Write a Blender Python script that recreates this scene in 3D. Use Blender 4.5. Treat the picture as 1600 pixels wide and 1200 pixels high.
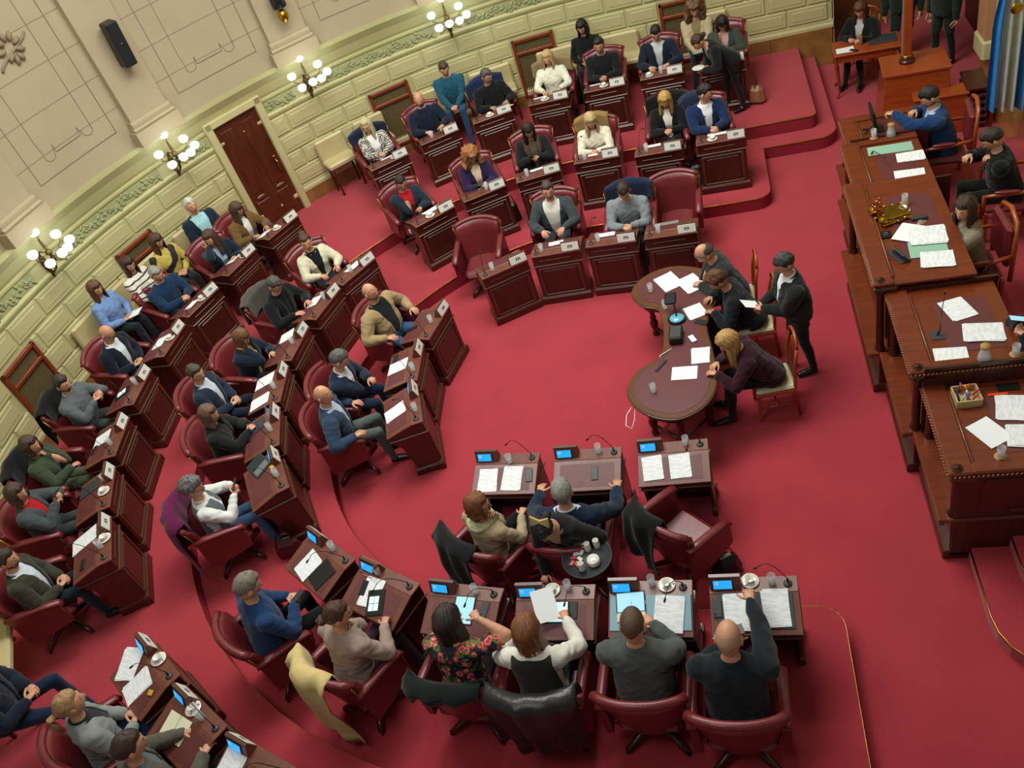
import bpy, bmesh, math, random
import numpy as np
from mathutils import Vector, Matrix, noise
random.seed(7)
C = bpy.context.scene.collection
for o in list(bpy.data.objects): bpy.data.objects.remove(o)
PI = math.pi; rad = math.radians

# ---------------- camera, world, lights, exposure ----------------
cam = bpy.data.cameras.new('camera'); cam.sensor_width = 36; cam.lens = 30.045; cam.clip_end = 200
camo = bpy.data.objects.new('camera', cam); C.objects.link(camo)
camo.matrix_world = Matrix(((0.95513, 0.11087, 0.27465, 0), (0.12598, 0.68716, -0.7155, -7.87), (-0.26806, 0.71799, 0.64236, 7.2625), (0, 0, 0, 1)))
sc = bpy.context.scene; sc.camera = camo
wd = bpy.data.worlds.new('world'); sc.world = wd; wd.use_nodes = True
wd.node_tree.nodes['Background'].inputs[0].default_value = (1.0, .97, .92, 1)
wd.node_tree.nodes['Background'].inputs[1].default_value = .21
def area(name, loc, size, power, col, target=(0, 0, 0)):
    l = bpy.data.lights.new(name, 'AREA'); l.shape = 'SQUARE'; l.size = size; l.energy = power; l.color = col
    o = bpy.data.objects.new(name, l); C.objects.link(o); o.location = loc
    o.rotation_euler = (Vector(target) - Vector(loc)).to_track_quat('-Z', 'Y').to_euler(); return o
area('ceiling_light', (-2.2, 2.0, 9.5), 4.5, 800, (1, .98, .92), (-2.2, 2.2, 0))
area('ceiling_light', (-5.5, -0.5, 9.5), 3.0, 330, (1, .98, .92), (-6.5, 0, 0))
area('fill_light', (-3.5, -6.4, 8.6), 3.0, 150, (1, .97, .92), (-3.0, 4.5, .8))  # added fill high on the camera side, brightens the faces turned this way
sc.view_settings.view_transform = 'Standard'; sc.view_settings.look = 'None'
sc.view_settings.exposure = 0.0; sc.view_settings.gamma = 1; sc.view_settings.use_curve_mapping = False

# ---------------- materials ----------------
def hexc(h):
    r = [int(h[i:i+2], 16) / 255 for i in (0, 2, 4)]
    return tuple((c / 12.92 if c <= .04045 else ((c + .055) / 1.055) ** 2.4) for c in r) + (1,)
MATS = {}
def mat(name, col, rough=.6, metal=0, nscale=0, namt=.12, bump=0, bscale=60, emit=None, estr=0, trans=0, coat=0, stretch=None, spec=None, sheen=0):
    if name in MATS: return MATS[name]
    m = bpy.data.materials.new(name); m.use_nodes = True; nt = m.node_tree; b = nt.nodes['Principled BSDF']
    c = hexc(col) if isinstance(col, str) else col
    b.inputs['Base Color'].default_value = c; b.inputs['Roughness'].default_value = rough; b.inputs['Metallic'].default_value = metal
    if coat: b.inputs['Coat Weight'].default_value = coat; b.inputs['Coat Roughness'].default_value = .15
    if trans: b.inputs['Transmission Weight'].default_value = trans; b.inputs['IOR'].default_value = 1.35
    if spec is not None: b.inputs['Specular IOR Level'].default_value = spec
    if sheen: b.inputs['Sheen Weight'].default_value = sheen
    if emit: b.inputs['Emission Color'].default_value = hexc(emit); b.inputs['Emission Strength'].default_value = estr
    if nscale or bump:
        tc = nt.nodes.new('ShaderNodeTexCoord'); mp = nt.nodes.new('ShaderNodeMapping'); nt.links.new(tc.outputs['Object'], mp.inputs[0])
        if stretch: mp.inputs['Scale'].default_value = stretch
    if nscale:
        n = nt.nodes.new('ShaderNodeTexNoise'); n.inputs['Scale'].default_value = nscale; n.inputs['Detail'].default_value = 5
        nt.links.new(mp.outputs[0], n.inputs[0])
        mx = nt.nodes.new('ShaderNodeMix'); mx.data_type = 'RGBA'
        mx.inputs[6].default_value = tuple(max(0, x * (1 - namt * 2)) for x in c[:3]) + (1,)
        mx.inputs[7].default_value = tuple(min(1, x * (1 + namt * 2)) for x in c[:3]) + (1,)
        nt.links.new(n.outputs[0], mx.inputs[0]); nt.links.new(mx.outputs[2], b.inputs['Base Color'])
    if bump:
        n2 = nt.nodes.new('ShaderNodeTexNoise'); n2.inputs['Scale'].default_value = bscale; n2.inputs['Detail'].default_value = 3
        nt.links.new(mp.outputs[0], n2.inputs[0])
        bp = nt.nodes.new('ShaderNodeBump'); bp.inputs['Strength'].default_value = bump; bp.inputs['Distance'].default_value = .01
        nt.links.new(n2.outputs[0], bp.inputs['Height']); nt.links.new(bp.outputs[0], b.inputs['Normal'])
    MATS[name] = m; return m
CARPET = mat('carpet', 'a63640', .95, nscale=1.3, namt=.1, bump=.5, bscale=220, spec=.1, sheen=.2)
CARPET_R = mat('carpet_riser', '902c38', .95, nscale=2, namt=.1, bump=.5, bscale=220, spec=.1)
WOOD = mat('mahogany', '42190f', .32, nscale=3, namt=.28, coat=.3, stretch=(1, 1, 7))
WOODT = mat('mahogany_top', '66382a', .42, nscale=3, namt=.28, coat=.1, stretch=(7, 1, 1))
WOODP = mat('mahogany_panel', '3e1910', .36, nscale=4, namt=.3, coat=.25, stretch=(6, 6, 1))
WOODM = mat('moulding_wood', '52301f', .38, nscale=5, namt=.2, coat=.35)
WOODR = mat('rostrum_wood', '6c2f14', .3, nscale=3, namt=.25, coat=.3, stretch=(1, 6, 1))
WOODO = mat('orange_wood', '96421a', .3, nscale=4, namt=.2, coat=.3, stretch=(1, 1, 6))
DOORW = mat('door_wood', '4e2412', .3, nscale=2.5, namt=.4, coat=.3, stretch=(8, 8, 1))
LEATH = mat('oxblood_leather', '6c2226', .38, nscale=6, namt=.14, bump=.15, bscale=90, coat=.15)
DLEATH = mat('desk_leather', '5e2c2c', .5, nscale=8, namt=.12)
BRASS = mat('brass', 'b08a3c', .3, 1, nscale=10, namt=.2)
GOLD = mat('gilt', 'b48a2a', .28, 1, nscale=14, namt=.3, bump=.3, bscale=30)
BRONZE = mat('bronze', '5c4c28', .4, .8, nscale=12, namt=.3)
COPPER = mat('copper', 'b46a40', .3, 1)
PAPER = mat('paper', 'eaf0f0', .8)
GLASS = mat('glass', (.72, .78, .78, 1), .06, coat=.6)
GLASS.node_tree.nodes['Principled BSDF'].inputs['Alpha'].default_value = .3
WATER = mat('water', (.7, .76, .76, 1), .05)
WATER.node_tree.nodes['Principled BSDF'].inputs['Alpha'].default_value = .3
CHINA = mat('china', 'dcdcd0', .2, coat=.5)
BLACK = mat('black_plastic', '101214', .4)
DARKG = mat('dark_grey', '34393a', .5)
STEEL = mat('steel', '9a9a9a', .25, 1)
SCREEN = mat('blue_screen', '1668b8', .3, emit='28a8f0', estr=1.0)
LCD = mat('white_screen', 'b8e0e4', .3, emit='c8f0f4', estr=.75)
LCDB = mat('blue_page_screen', '98c8d4', .3, emit='a0d8ec', estr=.5)
PLATE = mat('plate_white', 'd8dad2', .4)
GREEN = mat('wall_green', 'b0ae7a', .6, nscale=1.5, namt=.05)
GREENB = mat('wall_green_block', 'bab482', .55, nscale=2, namt=.05)
GREENF = mat('frieze_green', '9a9f70', .6, nscale=8, namt=.12)
PINK = mat('wall_pink', 'a89c7e', .7, nscale=1.5, namt=.05)
PINKL = mat('pink_line', '8a7a60', .7)
MARB = mat('marble', '8a6434', .3, nscale=4, namt=.4, coat=.3)
CREAM = mat('cream_vinyl', 'bdb080', .45, nscale=5, namt=.06)
GRILLE = mat('grille_cloth', '5e5230', .7, nscale=20, namt=.2)
FRAMEW = mat('frame_wood', '7c3418', .35, nscale=5, namt=.25, coat=.3)
LAMPG = mat('lamp_globe', 'ffffff', .3, emit='eef4ff', estr=5)
def cloth(h, b=.25): return mat('cloth_' + h, h, .9, nscale=14, namt=.14, bump=b, bscale=120, spec=.15, sheen=.15)
def skin(k): return [mat('skin_a', 'b08264', .5, nscale=12, namt=.07), mat('skin_b', 'c89474', .5, nscale=12, namt=.07)][k]
def hairm(h): return mat('hair_' + h, h, .42, nscale=30, namt=.45, stretch=(3.5, 3.5, .45), bump=.5, bscale=90)
def wavemat(name, cols, scale, axis='Z', dist=0):
    if name in MATS: return MATS[name]
    m = bpy.data.materials.new(name); m.use_nodes = True; nt = m.node_tree; b = nt.nodes['Principled BSDF']; b.inputs['Roughness'].default_value = .85
    tc = nt.nodes.new('ShaderNodeTexCoord'); w = nt.nodes.new('ShaderNodeTexWave'); w.bands_direction = axis; w.inputs['Scale'].default_value = scale
    w.inputs['Distortion'].default_value = dist; nt.links.new(tc.outputs['Object'], w.inputs[0])
    cr = nt.nodes.new('ShaderNodeValToRGB'); cr.color_ramp.interpolation = 'CONSTANT'
    cr.color_ramp.elements[0].color = hexc(cols[0]); cr.color_ramp.elements[1].color = hexc(cols[1]); cr.color_ramp.elements[1].position = cols[2]
    nt.links.new(w.outputs[0], cr.inputs[0]); nt.links.new(cr.outputs[0], b.inputs['Base Color']); MATS[name] = m; return m
def plaid():
    if 'plaid' in MATS: return MATS['plaid']
    m = bpy.data.materials.new('plaid'); m.use_nodes = True; nt = m.node_tree; b = nt.nodes['Principled BSDF']; b.inputs['Roughness'].default_value = .9
    tc = nt.nodes.new('ShaderNodeTexCoord'); mp = nt.nodes.new('ShaderNodeMapping'); mp.inputs['Rotation'].default_value = (.5, .75, .3); nt.links.new(tc.outputs['Object'], mp.inputs[0])
    ck = nt.nodes.new('ShaderNodeTexChecker'); ck.inputs['Scale'].default_value = 34; ck.inputs[1].default_value = hexc('d0d0c2'); ck.inputs[2].default_value = hexc('26292b')
    nt.links.new(mp.outputs[0], ck.inputs[0]); nt.links.new(ck.outputs[0], b.inputs['Base Color']); MATS['plaid'] = m; return m
def floral():
    if 'floral' in MATS: return MATS['floral']
    m = bpy.data.materials.new('floral'); m.use_nodes = True; nt = m.node_tree; b = nt.nodes['Principled BSDF']; b.inputs['Roughness'].default_value = .8
    tc = nt.nodes.new('ShaderNodeTexCoord'); v = nt.nodes.new('ShaderNodeTexVoronoi'); v.inputs['Scale'].default_value = 15; nt.links.new(tc.outputs['Object'], v.inputs[0])
    cr = nt.nodes.new('ShaderNodeValToRGB'); cr.color_ramp.interpolation = 'CONSTANT'; e = cr.color_ramp.elements
    e[0].color = hexc('c02c34'); e[1].color = hexc('1a2234'); e[1].position = .47
    x = e.new(.26); x.color = hexc('d8928c')
    x = e.new(.36); x.color = hexc('c02c34')
    nt.links.new(v.outputs['Distance'], cr.inputs[0])
    n = nt.nodes.new('ShaderNodeTexNoise'); n.inputs['Scale'].default_value = 9; n.inputs['Distortion'].default_value = 3; nt.links.new(tc.outputs['Object'], n.inputs[0])
    c2 = nt.nodes.new('ShaderNodeValToRGB'); c2.color_ramp.interpolation = 'CONSTANT'; c2.color_ramp.elements[0].color = (0, 0, 0, 1); c2.color_ramp.elements[1].position = .56
    nt.links.new(n.outputs[0], c2.inputs[0]); mx = nt.nodes.new('ShaderNodeMix'); mx.data_type = 'RGBA'; mx.inputs[7].default_value = hexc('5a7a2c')
    nt.links.new(c2.outputs[0], mx.inputs[0]); nt.links.new(cr.outputs[0], mx.inputs[6]); nt.links.new(mx.outputs[2], b.inputs['Base Color']); MATS['floral'] = m; return m
def printed():
    m = bpy.data.materials.new('printed_page'); m.use_nodes = True; nt = m.node_tree; b = nt.nodes['Principled BSDF']; b.inputs['Roughness'].default_value = .8
    tc = nt.nodes.new('ShaderNodeTexCoord'); mp = nt.nodes.new('ShaderNodeMapping'); nt.links.new(tc.outputs['Object'], mp.inputs[0])
    w = nt.nodes.new('ShaderNodeTexWave'); w.bands_direction = 'Y'; w.inputs['Scale'].default_value = 30; nt.links.new(mp.outputs[0], w.inputs[0])
    n = nt.nodes.new('ShaderNodeTexNoise'); n.inputs['Scale'].default_value = 12; n.inputs['Detail'].default_value = 2
    mp2 = nt.nodes.new('ShaderNodeMapping'); mp2.inputs['Scale'].default_value = (1, 3, 1); nt.links.new(tc.outputs['Object'], mp2.inputs[0]); nt.links.new(mp2.outputs[0], n.inputs[0])
    mu = nt.nodes.new('ShaderNodeMath'); mu.operation = 'MULTIPLY'; nt.links.new(w.outputs[0], mu.inputs[0]); nt.links.new(n.outputs[0], mu.inputs[1])
    cr = nt.nodes.new('ShaderNodeValToRGB'); cr.color_ramp.elements[0].color = hexc('eaf0f0'); cr.color_ramp.elements[0].position = .38
    cr.color_ramp.elements[1].color = hexc('b4babe'); cr.color_ramp.elements[1].position = .52
    nt.links.new(mu.outputs[0], cr.inputs[0]); nt.links.new(cr.outputs[0], b.inputs['Base Color']); return m
PRINTED = printed()

# ---------------- mesh helpers ----------------
class MB:
    def __init__(s): s.v = []; s.f = []; s.m = []; s.mats = []; s.sm = []
    def mi(s, m):
        if m not in s.mats: s.mats.append(m)
        return s.mats.index(m)
    def add(s, vs, fs, m, T=None, smooth=False):
        b = len(s.v); k = s.mi(m)
        for p in vs:
            p = Vector(p); s.v.append(tuple(T @ p) if T is not None else tuple(p))
        for f in fs: s.f.append(tuple(i + b for i in f)); s.m.append(k); s.sm.append(smooth)
        return s
    def box(s, c, d, m, T=None, r=0.0, taper=1.0):
        x, y, z = d[0] / 2, d[1] / 2, d[2] / 2; t = taper
        if r <= 0:
            vs = [(-x, -y, -z), (x, -y, -z), (x, y, -z), (-x, y, -z), (-x*t, -y*t, z), (x*t, -y*t, z), (x*t, y*t, z), (-x*t, y*t, z)]
            fs = [(0, 3, 2, 1), (4, 5, 6, 7), (0, 1, 5, 4), (1, 2, 6, 5), (2, 3, 7, 6), (3, 0, 4, 7)]
        else:
            r = min(r, x * .95, y * .95, z * .95); vs = []; idx = {}
            for sx in (-1, 1):
                for sy in (-1, 1):
                    for sz in (-1, 1):
                        q = t if sz > 0 else 1
                        for a in range(3):
                            p = [sx * x * q, sy * y * q, sz * z]
                            for b_ in range(3):
                                if b_ != a: p[b_] -= (sx, sy, sz)[b_] * r
                            idx[(sx, sy, sz, a)] = len(vs); vs.append(tuple(p))
            g = lambda sx, sy, sz, a: idx[(sx, sy, sz, a)]
            fs = []
            for q in (-1, 1):
                fs.append([g(q, -1, -1, 0), g(q, 1, -1, 0), g(q, 1, 1, 0), g(q, -1, 1, 0)][::q])
                fs.append([g(-1, q, -1, 1), g(-1, q, 1, 1), g(1, q, 1, 1), g(1, q, -1, 1)][::q])
                fs.append([g(-1, -1, q, 2), g(1, -1, q, 2), g(1, 1, q, 2), g(-1, 1, q, 2)][::q])
            for a in (-1, 1):
                for b_ in (-1, 1):
                    fs.append([g(-1, a, b_, 1), g(1, a, b_, 1), g(1, a, b_, 2), g(-1, a, b_, 2)][::a*b_])
                    fs.append([g(a, -1, b_, 2), g(a, 1, b_, 2), g(a, 1, b_, 0), g(a, -1, b_, 0)][::a*b_])
                    fs.append([g(a, b_, -1, 0), g(a, b_, 1, 0), g(a, b_, 1, 1), g(a, b_, -1, 1)][::-a*b_])
            for sx in (-1, 1):
                for sy in (-1, 1):
                    for sz in (-1, 1): fs.append([g(sx, sy, sz, 0), g(sx, sy, sz, 1), g(sx, sy, sz, 2)][::sx*sy*sz])
        M = Matrix.Translation(c); return s.add(vs, fs, m, (T @ M) if T is not None else M)
    def lathe(s, prof, m, c=(0, 0, 0), n=14, T=None, smooth=True, sx=1, sy=1):
        vs = []; fs = []
        for r, z in prof:
            for i in range(n): a = 2 * PI * i / n; vs.append((r * math.cos(a) * sx, r * math.sin(a) * sy, z))
        for j in range(len(prof) - 1):
            for i in range(n): k = (i + 1) % n; fs.append((j*n+i, j*n+k, (j+1)*n+k, (j+1)*n+i))
        fs.append(tuple(range(n))[::-1]); fs.append(tuple((len(prof)-1)*n + i for i in range(n)))
        M = Matrix.Translation(c); return s.add(vs, fs, m, (T @ M) if T is not None else M, smooth)
    def tube(s, pts, rs, m, n=8, T=None, smooth=True, closed=False):
        pts = [Vector(p) for p in pts]; N = len(pts)
        if not isinstance(rs, list): rs = [rs] * N
        vs = []; fs = []; up = Vector((0, 0, 1))
        for i, p in enumerate(pts):
            a = pts[(i-1) % N] if (closed or i > 0) else p; b = pts[(i+1) % N] if (closed or i < N-1) else p
            d = (b - a).normalized(); 
            u = d.cross(up)
            if u.length < .15: u = d.cross(Vector((0, 1, 0)))
            u.normalize(); w = u.cross(d)
            r = rs[i] if hasattr(rs[i], '__len__') else (rs[i], rs[i])
            for k in range(n): t = 2 * PI * k / n; vs.append(p + u * r[0] * math.cos(t) + w * r[1] * math.sin(t))
        for i in range(N if closed else N - 1):
            j = (i + 1) % N
            for k in range(n): q = (k + 1) % n; fs.append((i*n+k, i*n+q, j*n+q, j*n+k))
        if not closed: fs.append(tuple(range(n))[::-1]); fs.append(tuple((N-1)*n + k for k in range(n)))
        return s.add(vs, fs, m, T, smooth)
    def ell(s, c, r, m, T=None, n=10, k=7, R=None):
        vs = [(0, 0, 1)]; fs = []
        for j in range(1, k):
            t = PI * j / k
            for i in range(n): a = 2 * PI * i / n; vs.append((math.sin(t) * math.cos(a), math.sin(t) * math.sin(a), math.cos(t)))
        vs.append((0, 0, -1)); L = len(vs) - 1
        for i in range(n):
            q = (i + 1) % n; fs.append((0, 1 + i, 1 + q)); fs.append((L, L - n + q, L - n + i))
            for j in range(k - 2): a = 1 + j * n; fs.append((a+i, a+n+i, a+n+q, a+q))
        M = Matrix.Translation(c)
        if R is not None: M = M @ R.to_4x4()
        M = M @ Matrix.Diagonal((r[0], r[1], r[2], 1)); return s.add(vs, fs, m, (T @ M) if T is not None else M, True)
    def prism(s, out, z0, z1, m, T=None, bev=0):
        n = len(out); vs = [(x, y, z0) for x, y in out] + [(x, y, z1) for x, y in out]
        fs = [tuple(range(n))[::-1], tuple(range(n, 2*n))] + [(i, (i+1) % n, n + (i+1) % n, n + i) for i in range(n)]
        return s.add(vs, fs, m, T)
    def mesh(s, name):
        me = bpy.data.meshes.new(name); me.from_pydata(s.v, [], s.f)
        for m in s.mats: me.materials.append(m)
        me.polygons.foreach_set('material_index', s.m); me.polygons.foreach_set('use_smooth', s.sm)
        bm = bmesh.new(); bm.from_mesh(me); bmesh.ops.recalc_face_normals(bm, faces=bm.faces); bm.to_mesh(me); bm.free(); me.update(); return me
    def obj(s, name, parent=None, **kw):
        o = bpy.data.objects.new(name, s.mesh(name)); C.objects.link(o)
        if parent: o.parent = parent
        for k, v in kw.items(): o[k] = v
        return o
def link(name, me, parent=None, loc=None, rz=None, **kw):
    o = bpy.data.objects.new(name, me); C.objects.link(o)
    if parent: o.parent = parent
    if loc is not None: o.location = loc
    if rz is not None: o.rotation_euler = (0, 0, rz)
    for k, v in kw.items(): o[k] = v
    return o
def empty(name, loc, rz=0, label=None, cat=None, group=None):
    o = bpy.data.objects.new(name, None); C.objects.link(o); o.location = loc; o.rotation_euler = (0, 0, rz); o.empty_display_size = .1
    if label: o['label'] = label
    if cat: o['category'] = cat
    if group: o['group'] = group
    return o
def dup(root, loc, rz, label=None, skip=()):
    r = root.copy(); C.objects.link(r); r.location = loc; r.rotation_euler = (0, 0, rz)
    if label: r['label'] = label
    for ch in list(root.children):
        if ch.name.split('.')[0] in skip: continue
        c = ch.copy(); C.objects.link(c); c.parent = r
        for g in ch.children: d = g.copy(); C.objects.link(d); d.parent = c
    return r
def Rz(a): return Matrix.Rotation(a, 4, 'Z')
def Rx(a): return Matrix.Rotation(a, 4, 'X')
def Ry(a): return Matrix.Rotation(a, 4, 'Y')
def Tr(*p): return Matrix.Translation(p if len(p) == 3 else p[0])

# ---------------- measured positions ----------------
DESKS={'A1':(-3.167,1.674,0.469,0),'A2':(-2.469,1.873,0.021,0),'A3':(-1.695,1.886,-0.044,0),'A4':(-0.888,1.869,-0.030,0),'B1':(-3.947,0.687,1.334,0),'B2':(-4.054,-0.078,1.650,0),'B3':(-3.894,-0.832,1.884,0),'C1':(-2.639,-1.813,3.067,0),'C2':(-1.763,-1.853,3.110,0),'C3':(-0.893,-1.859,-3.138,0),'T1':(-4.422,3.076,0.655,1),'T2':(-3.687,3.504,0.423,1),'T3':(-2.855,3.732,0.201,1),'T4':(-1.964,3.918,-0.007,1),'T5':(-1.028,3.783,-0.023,1),'T6':(-0.124,3.782,-0.015,1),'U1':(-5.380,1.910,1.006,1),'U2':(-5.664,1.210,1.306,1),'U3':(-5.833,0.393,1.520,1),'U4':(-5.792,-0.403,1.741,1),'U5':(-5.577,-1.184,1.898,1),'U6':(-5.271,-1.894,2.113,1),'V1':(-4.265,-3.023,2.518,1),'V2':(-3.534,-3.393,2.675,1),'V3':(-2.730,-3.594,2.980,1),'V4':(-1.896,-3.645,3.121,1),'V5':(-1.064,-3.644,3.113,1),'V6':(-0.220,-3.655,3.128,1),'W1':(-6.985,3.195,1.082,2),'W2':(-7.404,2.354,1.220,2),'W3':(-7.683,1.415,1.224,2),'W4':(-7.783,0.575,1.527,2),'W5':(-7.840,-0.362,1.670,2),'W6':(-7.660,-1.291,1.787,2),'W7':(-7.339,-2.132,1.970,2),'W8':(-6.933,-2.900,2.080,2),'X1':(-5.540,-4.336,2.504,2),'X2':(-4.861,-4.833,2.577,2),'Y1':(-5.506,4.739,0.561,2),'Y2':(-4.712,5.307,0.466,2),'Y3':(-3.819,5.665,0.326,2),'Y4':(-2.854,5.828,0.024,2),'Y5':(-1.892,5.877,0.009,2),'Y6':(-0.946,5.897,-0.034,2),'Y7':(0.023,5.890,-0.033,2),'X3':(-4.120,-5.220,2.740,2)}
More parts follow.
